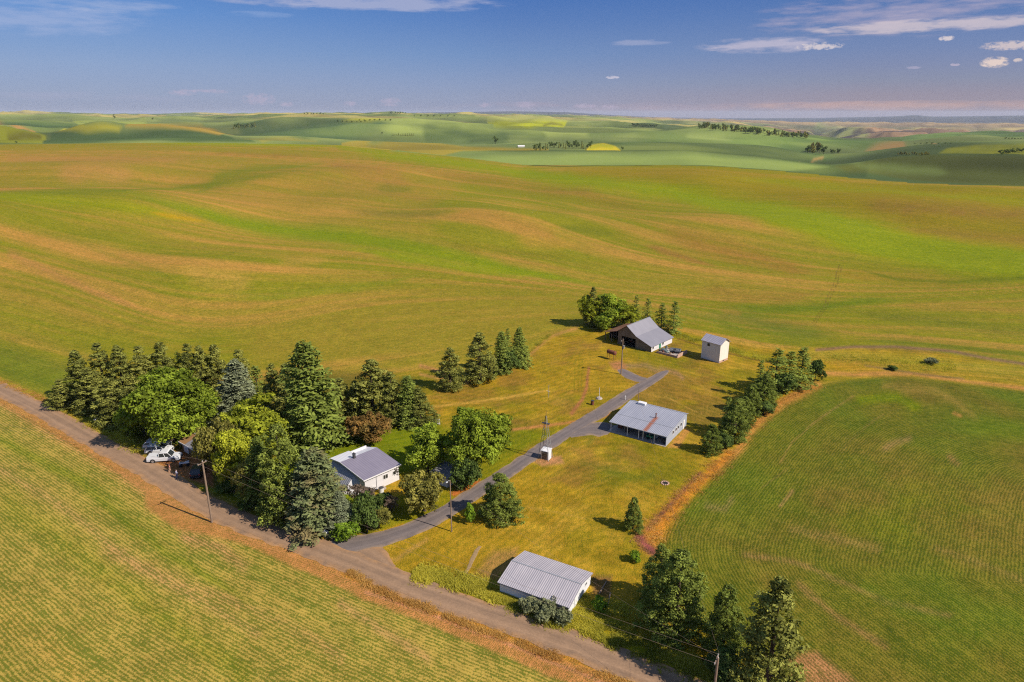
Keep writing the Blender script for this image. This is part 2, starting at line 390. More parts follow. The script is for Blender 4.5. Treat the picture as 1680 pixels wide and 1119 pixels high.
tt = (np.clip((fbm(GX[f_]/5+40, GY[f_]/5, 53, 4)-.56)*7, 0, 1)*m_*.55)[:, None]
color[f_] = color[f_]*(1-tt)+np.array(A(196,160,66))*tt
q3 = fbm(GX[f_]/2.0, GY[f_]/2.0, 59, 3); q4 = fbm(GX[f_]/11+9, GY[f_]/11, 63, 4)
color[f_] *= (1+(q3-.5)[:, None]*.5*m_[:, None])
tt = (np.clip((q4-.57)*9, 0, 1)*m_*.5)[:, None]
color[f_] = color[f_]*(1-tt)+np.array(A(150,112,62))*tt
for pts_ in ([(1000,700),(900,760),(860,840),(800,880)], [(1040,760),(960,800),(900,870),(860,900)], [(1090,650),(1150,680),(1160,640),(1120,615)], [(1060,850),(960,850),(860,830)]):
    stroke(pts_, .9, A(204,164,84), .45, 2, brk=.3); stroke([(x_+7, y_+3) for x_, y_ in pts_], .9, A(204,164,84), .45, 2, brk=.3)
# mown bands on the back lawn
for k_ in range(7):
    stroke([(700,628+k_*9),(790,640+k_*8),(880,632+k_*7),(930,600+k_*7),(955,560+k_*8)], 1.6, A(196,160,56) if k_ % 2 else A(140,138,36), .4, 2, brk=.3)
stroke([(700,668),(760,662),(830,652),(893,642)], 2.0, A(214,170,84), .9, 2)
stroke([(715,660),(790,662),(860,648)], 1.0, A(206,164,76), .5, 2)
for x_ in (944, 950, 956): stroke([(x_,590),(x_-2,640)], 1.0, A(128,126,36), .5, 1)
# greener grass by the house and drive
YG = A(118,138,26)
patch([(330,800),(400,760),(520,740),(560,700),(640,695),(720,690),(735,740),(700,770),(650,780),(600,800),(650,850),(560,880)], YG, 6, 8, .9)
patch([(700,700),(860,700),(895,712),(850,745),(800,790),(760,800),(690,790)], A(132,136,34), 6, 8, .85)
patch([(640,815),(760,800),(780,790),(740,825),(700,850),(640,870),(560,885),(560,870)], A(140,138,36), 4, 6, .8)
stroke([(760,820),(800,790),(840,758)], 4, A(116,138,32), .6, 3)
patch([(370,790),(440,770),(470,800),(430,830),(390,820)], A(136,146,20), 4, 4, .9)
patch([(330,640),(520,610),(690,620),(700,700),(560,700),(330,720)], A(108,104,40), 8, 8, .8)  # darker olive brown ground beneath the right half of the windbreak
patch([(95,655),(130,645),(330,650),(420,740),(500,830),(490,868),(330,790),(180,715)], A(104,96,44), 5, 8, .8)  # darker brown ground beneath the left grove
# earth, dry grass and verge strips
stroke([(690,614),(760,630),(800,612),(870,580),(905,551),(946,538)], 3.0, A(196,148,88), .9, 2, brk=.25)
stroke([(690,600),(720,608),(745,625)], 3, A(196,142,90), .8, 2)
stroke([(1112,547),(1180,566),(1230,582),(1290,594)], 4.5, A(170,158,44), .9, 3, brk=.2)
stroke([(1112,556),(1170,574),(1230,588),(1270,597)], 1.0, A(112,84,50), .8, 1)
stroke([(1110,540),(1200,562),(1300,577)], 2, A(205,160,74), .7, 2, brk=.3)
stroke([(1300,580),(1400,584),(1500,592),(1600,602),(1700,612)], 9, A(176,158,62), .9, 6, brk=.15)
for k_ in range(6):
    stroke([(1400,590+k_*5),(1520,596+k_*5),(1700,606+k_*6)], 1.1, A(206,166,84) if k_ % 2 else A(138,138,58), .55, 2, brk=.4)
stroke([(1345,600),(1400,604),(1440,606)], 9, A(200,158,56), .8, 6, brk=.2)
stroke([(1340,574),(1400,569),(1470,569),(1560,576),(1620,588),(1700,600)], 2.3, A(150,116,92), .9, 1.5)
stroke([(1350,612),(1400,615),(1450,612),(1500,614),(1580,626),(1700,640)], [4,4,3,2,2.5,3], A(206,150,86), .95, 3, brk=.1)
stroke([(1420,600),(1500,612),(1580,622)], 1.6, A(140,110,84), .6, 2)
# north-east (right) field
RF = [(1345,632),(1400,624),(1450,619),(1500,620),(1590,632),(1700,646),(2200,700),(2600,1500),(1500,1500),(1300,1160),(1190,1050),(1090,930),(1080,890),(1112,846),(1160,795),(1222,722),(1290,664)]
patch(RF, A(118,118,42), 2.5, 5, 1, amp=.62, kind=1)
r_, m_ = poly_mask(RF, 3, 4)
q = fbm(GX[r_]/14, GY[r_]/14, 81, 4)
tt = (np.clip((q-.5)*4, 0, 1)*m_*.7)[:, None]
color[r_] = color[r_]*(1-tt)+np.array(A(134,114,52))*tt
tt = (np.clip((.46-q)*5, 0, 1)*m_*.6)[:, None]
color[r_] = color[r_]*(1-tt)+np.array(A(98,122,38))*tt
stroke([(1415,655),(1470,650),(1500,665)], 8, A(118,136,26), .85, 8)
stroke([(1450,632),(1530,640),(1570,660),(1600,690)], 5, A(158,134,66), .75, 8, brk=.3)
stroke([(1400,850),(1470,860),(1500,800),(1560,830)], 26, A(112,126,28), .5, 26, brk=.3)
stroke([(1600,700),(1680,710)], 14, A(104,126,36), .7, 12)
stroke([(1566,678),(1575,682)], 3, A(186,140,76), .8, 2)
stroke([(1280,760),(1300,725),(1340,690),(1400,650)], 1.6, A(160,134,74), .8, 3, brk=.25)
stroke([(1250,800),(1290,770)], 1.4, A(156,130,74), .6, 2, brk=.3)
stroke([(1380,740),(1420,700),(1450,680)], 1.6, A(150,128,68), .6, 4, brk=.35)
stroke([(1450,735),(1490,720)], 5, A(156,128,78), .65, 6)
stroke([(1560,750),(1570,760)], 5, A(166,130,78), .6, 6)
stroke([(1280,830),(1300,805)], 3, A(164,132,82), .7, 3)
stroke([(1160,830),(1190,835),(1200,820)], 6, A(150,128,78), .5, 6)
stroke([(1220,910),(1300,920),(1370,950),(1460,990),(1560,1010)], 5, A(162,130,80), .65, 8, brk=.35)
stroke([(1300,870),(1400,890),(1440,900)], 7, A(158,130,76), .55, 8, brk=.3)
stroke([(1310,960),(1370,1010),(1450,1060)], 6, A(168,128,82), .65, 8, brk=.35)
stroke([(1540,900),(1620,930),(1700,960)], 6, A(150,128,68), .6, 8, brk=.3)
stroke([(1420,960),(1480,1000),(1600,1040)], 10, A(104,126,40), .6, 10, brk=.3)
patch([(1270,1080),(1340,1070),(1420,1130),(1300,1160)], A(184,134,90), 6, 8, .8)
# dry grass strip along the hedge
stroke([(1342,632),(1320,640),(1285,659),(1252,684),(1234,702),(1212,737),(1180,764)], [6,8,8,8,8,8,9], A(208,150,82), 1, 3)
stroke([(1300,640),(1262,662),(1225,695),(1200,730)], [4,4,5,5], A(190,160,44), .9, 3)
stroke([(1196,745),(1160,782),(1125,812),(1098,842),(1082,868),(1066,884)], [6,9,11,13,16,19], A(224,152,68), 1, 4)
stroke([(1150,775),(1115,812),(1090,838),(1062,868)], [2,3,4,6], A(168,110,84), .85, 4, brk=.25)
stroke([(1048,880),(1060,893),(1072,905)], 8, A(160,88,92), .9, 3)
# south-west field streaks (follow the rows)
RN = [(0,24),(1,0)]
stroke([(-60,690),(0,722),(130,790),(200,850),(270,905),(400,985),(520,1060)], [9,9,8,8,8,7,5], A(118,128,36), .75, 6, brk=.15)
stroke([(0,820),(90,880),(180,950),(300,1040),(400,1110)], 18, A(134,134,42), .6, 14, brk=.25)
stroke([(0,770),(100,830),(190,900),(260,950),(420,1040)], 7, A(178,144,84), .6, 8, brk=.3)
stroke([(180,905),(240,935),(300,960),(420,1000),(560,1080)], 10, A(182,140,86), .5, 10, brk=.35)
stroke([(0,1000),(100,1080),(140,1119)], 14, A(178,146,70), .5, 14, brk=.3)
stroke([(300,880),(360,900),(400,930)], 9, A(182,136,88), .7, 8, brk=.3)
stroke([(560,990),(620,1030),(700,1080)], 8, A(176,136,88), .5, 8, brk=.3)
stroke([(90,770),(160,800),(230,850),(300,900)], 8, A(124,130,42), .5, 8, brk=.3)
stroke([(300,910),(400,930),(500,990),(600,1060)], 8, A(112,120,44), .45, 8, brk=.3)
# verges of the county road
stroke([(-60,622),(0,655),(60,690),(130,728),(200,772),(260,812),(330,850),(400,880),(480,912)], [6,8,10,11,12,13,9,6,5], A(196,144,88), .9, 3)
stroke([(560,942),(640,975),(760,1018),(900,1070),(1000,1105),(1100,1145)], [2,3.5,4.5,5,5,5], A(206,150,66), .95, 3, brk=.15)
stroke([(600,972),(760,1030),(900,1085),(1000,1125)], 3, A(202,146,104), .8, 2)
stroke([(-60,605),(0,624),(60,650),(90,664)], 3.5, A(176,150,60), .9, 2)
stroke([(100,668),(170,704),(230,738)], 3, A(172,148,46), .8, 3, brk=.2)
stroke([(690,950),(760,970),(830,990),(930,1025),(1030,1060),(1150,1105)], [7,11,12,12,12,12], A(136,138,38), .9, 6, brk=.15)
stroke([(610,922),(650,918),(700,885)], 4, A(202,158,92), .6, 3, brk=.2)
stroke([(520,884),(560,893),(600,886),(660,862)], 3.2, A(196,142,60), .9, 2)
# bare earth spots
patch([(780,940),(810,905),(850,898),(845,935),(815,960)], A(166,124,92), 6, 6, .5)
patch([(970,945),(1005,945),(1000,985),(972,975)], A(132,98,66), 4, 4, .8)
patch([(872,755),(890,765),(925,760),(920,748),(880,748)], A(202,148,104), 3, 3, .9)
patch([(1095,735),(1125,700),(1133,705),(1115,735)], A(204,150,84), 2, 3, .9)
patch([(737,808),(770,793),(788,786),(786,795),(765,805),(745,815)], A(200,120,66), 2, 2, .95)
patch([(335,805),(345,815),(500,885),(560,895),(480,880)], A(146,112,84), 4, 4, .7)
patch([(245,752),(300,738),(350,765),(350,800),(300,785)], A(178,118,80), 3, 3, .9)
stroke([(966,603),(963,635),(955,655),(938,678)], [2.2,2.8,3.2,4], A(184,124,80), 1, 2)
stroke([(1000,680),(960,690),(900,698),(840,705)], 2.4, A(206,142,88), .9, 2)
patch([(1000,595),(1018,592),(1030,600),(1022,612),(1005,605)], A(196,134,96), 3, 3, .8)
stroke([(1030,600),(1060,600),(1085,612)], 5, A(158,130,96), .6, 4)
stroke([(1085,605),(1110,612),(1120,620)], 4, A(176,138,100), .6, 4)
stroke([(1088,790),(1094,792)], 2.5, A(190,150,120), .9, 1)
stroke([(965,762),(970,745),(942,742)], 5, A(178,136,72), .4, 4)
stroke([(955,715),(975,718),(965,728)], 5, A(120,122,46), .6, 4)
stroke([(955,760),(990,768),(1010,775)], 6, A(122,118,44), .6, 5)
stroke([(1000,775),(1040,785),(1070,780)], 6, A(116,122,40), .6, 5)

# fine grain: dryness varies at 2 m scale
color *= (1+fx_*np.clip(1.3-DR/500, .15, 1)*.34)[:, None]

# convex ground thinner and yellower; fold shading also painted, crests lighter, hollows darker
xr = GX[i1]*.82+GY[i1]*.57; yr = -GX[i1]*.57+GY[i1]*.82
cv = fbm(xr/330, yr/330, 11, 3); cw = fbm(xr/110+7, yr/160, 14, 3)
f1 = np.clip((cv-.5)*5+(cw-.5)*2.2, -1, 1)[:, None]
color[i1] = color[i1]*(1.04+f1*.30)+np.array([.05, .035, 0])*np.clip(f1, 0, 1)*.8
ck = fbm(xr/260, yr/700, 15, 4)
cy2 = cy_*np.clip((ck-.47)*12, 0, 1)[:, None]  # slate shadows of the canyon ridges painted in as noise streaks
color[i1] = color[i1]*(1-cy2*.9)+np.array(A(96,84,76))*cy2*.9
dgr = np.clip(color[:, 1]-color[:, 0], 0, 1); k_ = np.where(DR > 1050, .35, .25); color[:, 0] += dgr*k_
wfar = np.clip((DR-1060)/60, 0, 1)*(MY < 75)
sw_, msw = poly_mask(SW, 4, 6); color[sw_] *= (1+.20*msw)[:, None]; color[sw_, 2] *= 1+.12*msw
rr_, mrr = poly_mask(RF, 4, 3); ff_, mff = poly_mask(FARM, 4, 3)
gmid = np.where((DR > 125) & (wfar < .5), 1.03, 1.0); gmid[rr_] = np.where(mrr > .5, 1.0, gmid[rr_]); gmid[ff_] = np.where(mff > .5, 1.0, gmid[ff_]); gmid[sw_] = np.where(msw > .5, 1.0, gmid[sw_])
is_far = np.zeros(len(GX), bool); is_far[i1] = True
gmid[is_far] = .90
color *= gmid[:, None]
# purer pigments than the survey readings
lum = color.mean(1, keepdims=True); color = np.clip(lum+(color-lum)*1.08, .004, 1)
ROWU[ff_] *= np.where(mff > .5, .21, 1)
# row coordinates for the two near fields
def polydist(pts, X, Y):
    best = np.full(len(X), 1e9); al = np.zeros(len(X)); acc = 0
    for i in range(len(pts)-1):
        d, t = seg_d(X, Y, *pts[i], *pts[i+1]); L = math.hypot(pts[i+1][0]-pts[i][0], pts[i+1][1]-pts[i][1])
        al = np.where(d < best, acc+t*L, al); best = np.minimum(best, d); acc += L
    return best, al
i_, m_ = poly_mask(SW, 2, 1)
pp = [at(*p)[:2] for p in [(-300,505),(0,662),(200,778),(400,895),(600,985),(900,1110),(1200,1240)]]
pp = [(pp[0][0]-300*.87, pp[0][1]+300*.5)]+pp+[(pp[-1][0]+100*.85, pp[-1][1]-100*.5)]
u_, v_ = polydist(pp, GX[i_], GY[i_]); s = m_ > .5
ROWU[i_[s]] = u_[s]; ROWV[i_[s]] = v_[s]
i_, m_ = poly_mask(RF, 2, 1)
pp = [at(*p)[:2] for p in [(1600,1500),(1300,1160),(1190,1050),(1120,960),(1100,890),(1125,835),(1170,785),(1225,722),(1290,668),(1370,640),(1480,626),(1590,640),(1700,655),(2100,700)]]
for _ in range(3):
    q = [pp[0]]
    for a, b in zip(pp[:-1], pp[1:]):
        q += [(a[0]*.75+b[0]*.25, a[1]*.75+b[1]*.25), (a[0]*.25+b[0]*.75, a[1]*.25+b[1]*.75)]
    pp = q+[pp[-1]]
pp = pp[::2]
u_, v_ = polydist(pp, GX[i_], GY[i_]); s = m_ > .5
ROWU[i_[s]] = u_[s]; ROWV[i_[s]] = v_[s]

me = bpy.data.meshes.new('ground')
nv = len(GX)
me.vertices.add(nv); me.vertices.foreach_set('co', np.stack([GX, GY, GZ], 1).ravel())
ia = np.arange(NA-1); ja = np.arange(ND-1)
I, J = np.meshgrid(ia, ja)
b0 = (J*NA+I).ravel()
quads = np.stack([b0, b0+NA, b0+NA+1, b0+1], 1).astype(np.int32)[:, ::-1]
nf = len(quads)
me.loops.add(nf*4); me.loops.foreach_set('vertex_index', quads.ravel())
me.polygons.add(nf); me.polygons.foreach_set('loop_start', np.arange(nf, dtype=np.int32)*4)
me.polygons.foreach_set('loop_total', np.full(nf, 4, np.int32))
me.polygons.foreach_set('use_smooth', np.ones(nf, bool))
me.update(calc_edges=True)
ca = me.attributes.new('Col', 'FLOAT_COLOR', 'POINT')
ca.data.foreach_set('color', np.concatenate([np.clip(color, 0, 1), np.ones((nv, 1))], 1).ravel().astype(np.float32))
va = me.attributes.new('Row', 'FLOAT_VECTOR', 'POINT')
va.data.foreach_set('vector', np.stack([ROWU, ROWV, AMP], 1).ravel().astype(np.float32))
ground = bpy.data.objects.new('ground', me); COL.objects.link(ground)
ground['kind'] = 'structure'; ground['label'] = 'rolling farmland of crop fields, lawn and far hills'
del quads, b0, I, J

# ================================================================== materials
class NT:
    def __init__(s, name):
        s.m = bpy.data.materials.new(name); s.m.use_nodes = True
        s.t = s.m.node_tree; s.t.nodes.clear()
        s.out = s.t.nodes.new('ShaderNodeOutputMaterial')
    def n(s, ty, ins=None, **kw):
        nd = s.t.nodes.new(ty)
        for k, v in kw.items(): setattr(nd, k, v)
        for k, v in (ins or {}).items():
            if isinstance(v, bpy.types.NodeSocket): s.t.links.new(v, nd.inputs[k])
            else: nd.inputs[k].default_value = v
        return nd
    def math(s, op, a, b=None, clamp=False):
        ins = {0: a}
        if b is not None: ins[1] = b
        nd = s.n('ShaderNodeMath', ins, operation=op); nd.use_clamp = clamp
        return nd.outputs[0]
    def mix(s, f, a, b, mode='MIX'):
        nd = s.n('ShaderNodeMix', data_type='RGBA', blend_type=mode)
        for sock, v in ((nd.inputs[0], f), (nd.inputs[6], a), (nd.inputs[7], b)):
            if isinstance(v, bpy.types.NodeSocket): s.t.links.new(v, sock)
            else: sock.default_value = v if not isinstance(v, tuple) or len(v) == 4 else (*v, 1)
        return nd.outputs[2]
    def noise(s, scale, detail=3, vec=None, rough=.55):
        ins = {'Scale': scale, 'Detail': detail, 'Roughness': rough}
        if vec is not None: ins['Vector'] = vec
        return s.n('ShaderNodeTexNoise', ins).outputs[0]
    def ramp(s, f, pts):
        nd = s.n('ShaderNodeValToRGB', {0: f}); e = nd.color_ramp.elements
        while len(e) < len(pts): e.new(.5)
        for i, (p, c) in enumerate(pts):
            e[i].position = p; e[i].color = (*c, 1) if len(c) == 3 else c
        return nd.outputs[0]
    def mapr(s, v, a, b, c=0, d=1):
        return s.n('ShaderNodeMapRange', {0: v, 1: a, 2: b, 3: c, 4: d}).outputs[0]
    def principled(s, **kw):
        nd = s.n('ShaderNodeBsdfPrincipled', {k: v for k, v in kw.items()})
        s.t.links.new(nd.outputs[0], s.out.inputs[0]); return nd

def ground_mat():
    s = NT('field_soil_and_grass')
    col = s.n('ShaderNodeAttribute', attribute_name='Col').outputs['Color']
    row = s.n('ShaderNodeAttribute', attribute_name='Row').outputs['Vector']
    sp = s.n('ShaderNodeSeparateXYZ', {0: row}); u, v, amp = sp.outputs
    geo = s.n('ShaderNodeNewGeometry').outputs['Position']
    def rown(fu, fv, det=2):
        c = s.n('ShaderNodeCombineXYZ', {0: s.math('MULTIPLY', u, fu), 1: s.math('MULTIPLY', v, fv), 2: 3.3})
        return s.noise(1.0, det, c.outputs[0])
    wob = s.math('MULTIPLY', s.noise(.45, 3, geo), 7.0)
    rows = s.math('SINE', s.math('ADD', s.math('MULTIPLY', u, 2*math.pi/.46), wob))
    rows2 = s.math('SINE', s.math('ADD', s.math('MULTIPLY', u, 2*math.pi/2.1), wob))
    dash = rown(2.3, .95, 2)
    n1 = rown(1.1, .28, 3); n2 = rown(.32, .05, 2); n3 = rown(.09, .012, 2)
    cl = s.noise(1.15, 4, geo, .65); cl2 = s.noise(.22, 3, geo, .6); cl3 = s.noise(4.5, 2, geo, .6)
    # plant cover: rows broken by clumps and thin patches
    t = s.math('MULTIPLY', rows, .48)
    t = s.math('ADD', t, s.math('MULTIPLY', s.math('SUBTRACT', dash, .5), 2.1))
    t = s.math('ADD', t, s.math('MULTIPLY', rows2, .10))
    t = s.math('ADD', t, s.math('MULTIPLY', s.math('SUBTRACT', n1, .5), 1.2))
    t = s.math('ADD', t, s.math('MULTIPLY', s.math('SUBTRACT', n2, .5), .9))
    t = s.math('ADD', t, s.math('MULTIPLY', s.math('SUBTRACT', n3, .5), .6))
    t = s.math('ADD', t, s.math('MULTIPLY', s.math('SUBTRACT', cl, .5), 1.25))
    t = s.math('ADD', t, s.math('MULTIPLY', s.math('SUBTRACT', cl2, .5), .45))
    t = s.math('ADD', t, s.math('MULTIPLY', s.math('SUBTRACT', cl3, .5), 1.8))
    t = s.math('MULTIPLY', t, amp)
    # lawn grain always there
    g = s.math('ADD', s.math('MULTIPLY', s.math('SUBTRACT', cl, .5), 1.0), s.math('MULTIPLY', s.math('SUBTRACT', cl3, .5), 2.0))
    t = s.math('ADD', t, g)
    f = s.mapr(t, -.55, .55)
    tint = s.mix(f, (.48, .66, .42, 1), (1.50, 1.32, 1.52, 1))
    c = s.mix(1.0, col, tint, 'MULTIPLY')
    bump = s.n('ShaderNodeBump', {'Strength': .35, 'Distance': .35, 'Height': s.math('SUBTRACT', 1.0, f)})
    s.principled(**{'Base Color': c, 'Roughness': .95, 'Specular IOR Level': .08, 'Normal': bump.outputs[0]})
    return s.m
ground.data.materials.append(ground_mat())

def plain(name, col, rough=.7, var=.12, scale=2.0, metal=0.0, spec=.3, obj=True, bump=0.0, vary=0.0):
    s = NT(name)
    tc = s.n('ShaderNodeTexCoord').outputs['Object']
    nz = s.noise(scale, 4, tc, .6)
    f = s.mapr(nz, .25, .75, 1-var, 1+var)
    if vary:
        rn = s.n('ShaderNodeObjectInfo').outputs['Random']
        f = s.math('MULTIPLY', f, s.mapr(rn, 0, 1, 1-vary, 1+vary))
    c = s.mix(1.0, (*col, 1), s.n('ShaderNodeCombineColor', {0: f, 1: f, 2: f}).outputs[0], 'MULTIPLY')
    kw = {'Base Color': c, 'Roughness': rough, 'Metallic': metal, 'Specular IOR Level': spec}
    if bump: kw['Normal'] = s.n('ShaderNodeBump', {'Strength': bump, 'Distance': .05, 'Height': nz}).outputs[0]
    s.principled(**kw)
    return s.m

def metal_roof(name, col, col2, rib=.3, axis=0, streak=.5, rough=.55, rust=None):
    """ribbed sheet roof; ribs run down the slope; weather streaks, a few rust runs"""
    s = NT(name)
    tc = s.n('ShaderNodeTexCoord').outputs['Object']
    sx = s.n('ShaderNodeSeparateXYZ', {0: tc}).outputs
    u, v = sx[axis], sx[1-axis]
    w = s.math('SINE', s.math('MULTIPLY', u, 2*math.pi/rib))
    st = s.noise(1.0, 3, s.n('ShaderNodeCombineXYZ', {0: s.math('MULTIPLY', u, 1.6), 1: s.math('MULTIPLY', v, .18), 2: 1.0}).outputs[0])
    big = s.noise(.45, 3, tc)
    panel = s.noise(1.0, 0, s.n('ShaderNodeCombineXYZ', {0: s.math('FLOOR', s.math('MULTIPLY', u, .8)), 1: s.math('FLOOR', s.math('MULTIPLY', v, .28)), 2: 5.0}).outputs[0])
    f = s.math('ADD', s.math('MULTIPLY', st, streak), s.math('ADD', s.math('MULTIPLY', big, .35), s.math('MULTIPLY', panel, .35)))
    c = s.mix(s.mapr(f, .35, .85), (*col, 1), (*col2, 1))
    dk = s.mapr(w, -1, -.2, .84, 1)  # rib shading put into the colour, darker in the troughs
    c = s.mix(1.0, c, s.n('ShaderNodeCombineColor', {0: dk, 1: dk, 2: dk}).outputs[0], 'MULTIPLY')
    if rust:
        rx, rw, y0, y1 = rust
        wob = s.math('MULTIPLY', s.math('SUBTRACT', s.noise(2.5, 3, tc), .5), .5)
        dist = s.math('ABSOLUTE', s.math('SUBTRACT', s.math('ADD', u, wob), rx))
        m = s.math('MULTIPLY', s.mapr(dist, rw*.3, rw, 1, 0), s.math('MULTIPLY', s.mapr(v, y0-.2, y0+.6, 0, 1), s.mapr(v, y1-.3, y1+.3, 1, 0)))
        c = s.mix(s.math('MULTIPLY', m, .85), c, (*A(190, 104, 52), 1))
    b = s.n('ShaderNodeBump', {'Strength': .5, 'Distance': .03, 'Height': w}).outputs[0]
    s.principled(**{'Base Color': c, 'Roughness': rough, 'Metallic': .15, 'Specular IOR Level': .3, 'Normal': b})
    return s.m

def boards(name, col, col2, w=.22, axis=0, vert=True, rough=.85, contrast=.5):
    s = NT(name)
    tc = s.n('ShaderNodeTexCoord').outputs['Object']
    sx = s.n('ShaderNodeSeparateXYZ', {0: tc}).outputs
    if vert: u = s.math('ADD', sx[0], s.math('MULTIPLY', sx[1], 1.03)); v = sx[2]
    else: u = sx[2]; v = s.math('ADD', sx[0], sx[1])
    q = s.math('MULTIPLY', u, 1/w)
    bid = s.noise(1.0, 0, s.n('ShaderNodeCombineXYZ', {0: s.math('MULTIPLY', s.math('FLOOR', q), 3.7), 1: 2.0, 2: 1.0}).outputs[0])
    gr = s.noise(1.0, 4, s.n('ShaderNodeCombineXYZ', {0: s.math('MULTIPLY', u, 9), 1: s.math('MULTIPLY', v, 1.2), 2: 0.0}).outputs[0])
    stain = s.noise(.8, 4, tc)
    f = s.math('ADD', s.math('MULTIPLY', bid, .9), s.math('ADD', s.math('MULTIPLY', gr, .5), s.math('MULTIPLY', stain, .6)))
    c = s.mix(s.mapr(f, 1-contrast, 1+contrast), (*col, 1), (*col2, 1))
    fr = s.math('FRACT', q)
    gap = s.mapr(fr, 0, .1, .55, 1)
    c = s.mix(1.0, c, s.n('ShaderNodeCombineColor', {0: gap, 1: gap, 2: gap}).outputs[0], 'MULTIPLY')
    s.principled(**{'Base Color': c, 'Roughness': rough, 'Specular IOR Level': .2})
    return s.m

def leafmat(name, dark, light, trans=.25, hue2=None, bare=None):
    s = NT(name)
    t = s.n('ShaderNodeAttribute', attribute_name='tint').outputs['Fac']
    rn = s.n('ShaderNodeObjectInfo').outputs['Random']
    c = s.mix(t, (*dark, 1), (*light, 1))
    if hue2: c = s.mix(s.mapr(s.noise(.35, 2, s.n('ShaderNodeTexCoord').outputs['Object']), .48, .68, 0, .8), c, (*hue2, 1))
    f = s.mapr(rn, 0, 1, .82, 1.16)
    c = s.mix(1.0, c, s.n('ShaderNodeCombineColor', {0: s.mapr(rn, 0, 1, .8, 1.2), 1: f, 2: f}).outputs[0], 'MULTIPLY')
    d = s.n('ShaderNodeBsdfDiffuse', {'Color': c}); tr = s.n('ShaderNodeBsdfTranslucent', {'Color': s.mix(1.0, c, (1.1, 1.15, .6, 1), 'MULTIPLY')})
    mx = s.n('ShaderNodeMixShader', {0: trans, 1: d.outputs[0], 2: tr.outputs[0]})
    s.t.links.new(mx.outputs[0], s.out.inputs[0])
    return s.m

MAT = {}
MAT['bark'] = plain('bark', (.075, .052, .036), .9, .35, 3, vary=.2)
MAT['pine'] = leafmat('pine_needles', (0.039, 0.047, 0.011), (0.377, 0.384, 0.085), .25)
MAT['spruce'] = leafmat('spruce_needles', (0.034, 0.049, 0.011), (0.319, 0.38, 0.072), .25)
MAT['blue'] = leafmat('blue_spruce_needles', (.045, .052, .040), (0.246, 0.28, 0.148), .12)
MAT['blueold'] = leafmat('faded_blue_spruce_needles', (0.042, 0.053, 0.031), (0.242, 0.279, 0.106), .12, hue2=(.23, .165, .075))
MAT['decid'] = leafmat('broad_leaves', (0.045, 0.063, 0.008), (0.38, 0.48, 0.048), .3)
MAT['lime'] = leafmat('yellow_green_leaves', (0.078, 0.098, 0.01), (0.562, 0.592, 0.052), .35)
MAT['olive'] = leafmat('olive_leaves', (.05, .052, .014), (0.428, 0.386, 0.085), .3)
MAT['russet'] = leafmat('russet_leaves', (.06, .046, .016), (0.408, 0.23, 0.066), .3, hue2=(.17,.16,.045))
MAT['dark'] = leafmat('dark_shrub_leaves', (.022, .036, .012), (0.179, 0.248, 0.058), .25)
MAT['pink'] = leafmat('pale_blossom_and_leaves', (.08, .07, .04), (.28, .20, .16), .3)
MAT['sage'] = leafmat('sage_leaves', (0.063, 0.075, 0.036), (0.306, 0.323, 0.16), .2)
MAT['fresh'] = leafmat('fresh_leaves', (.05, .09, .010), (0.345, 0.511, 0.046), .35)

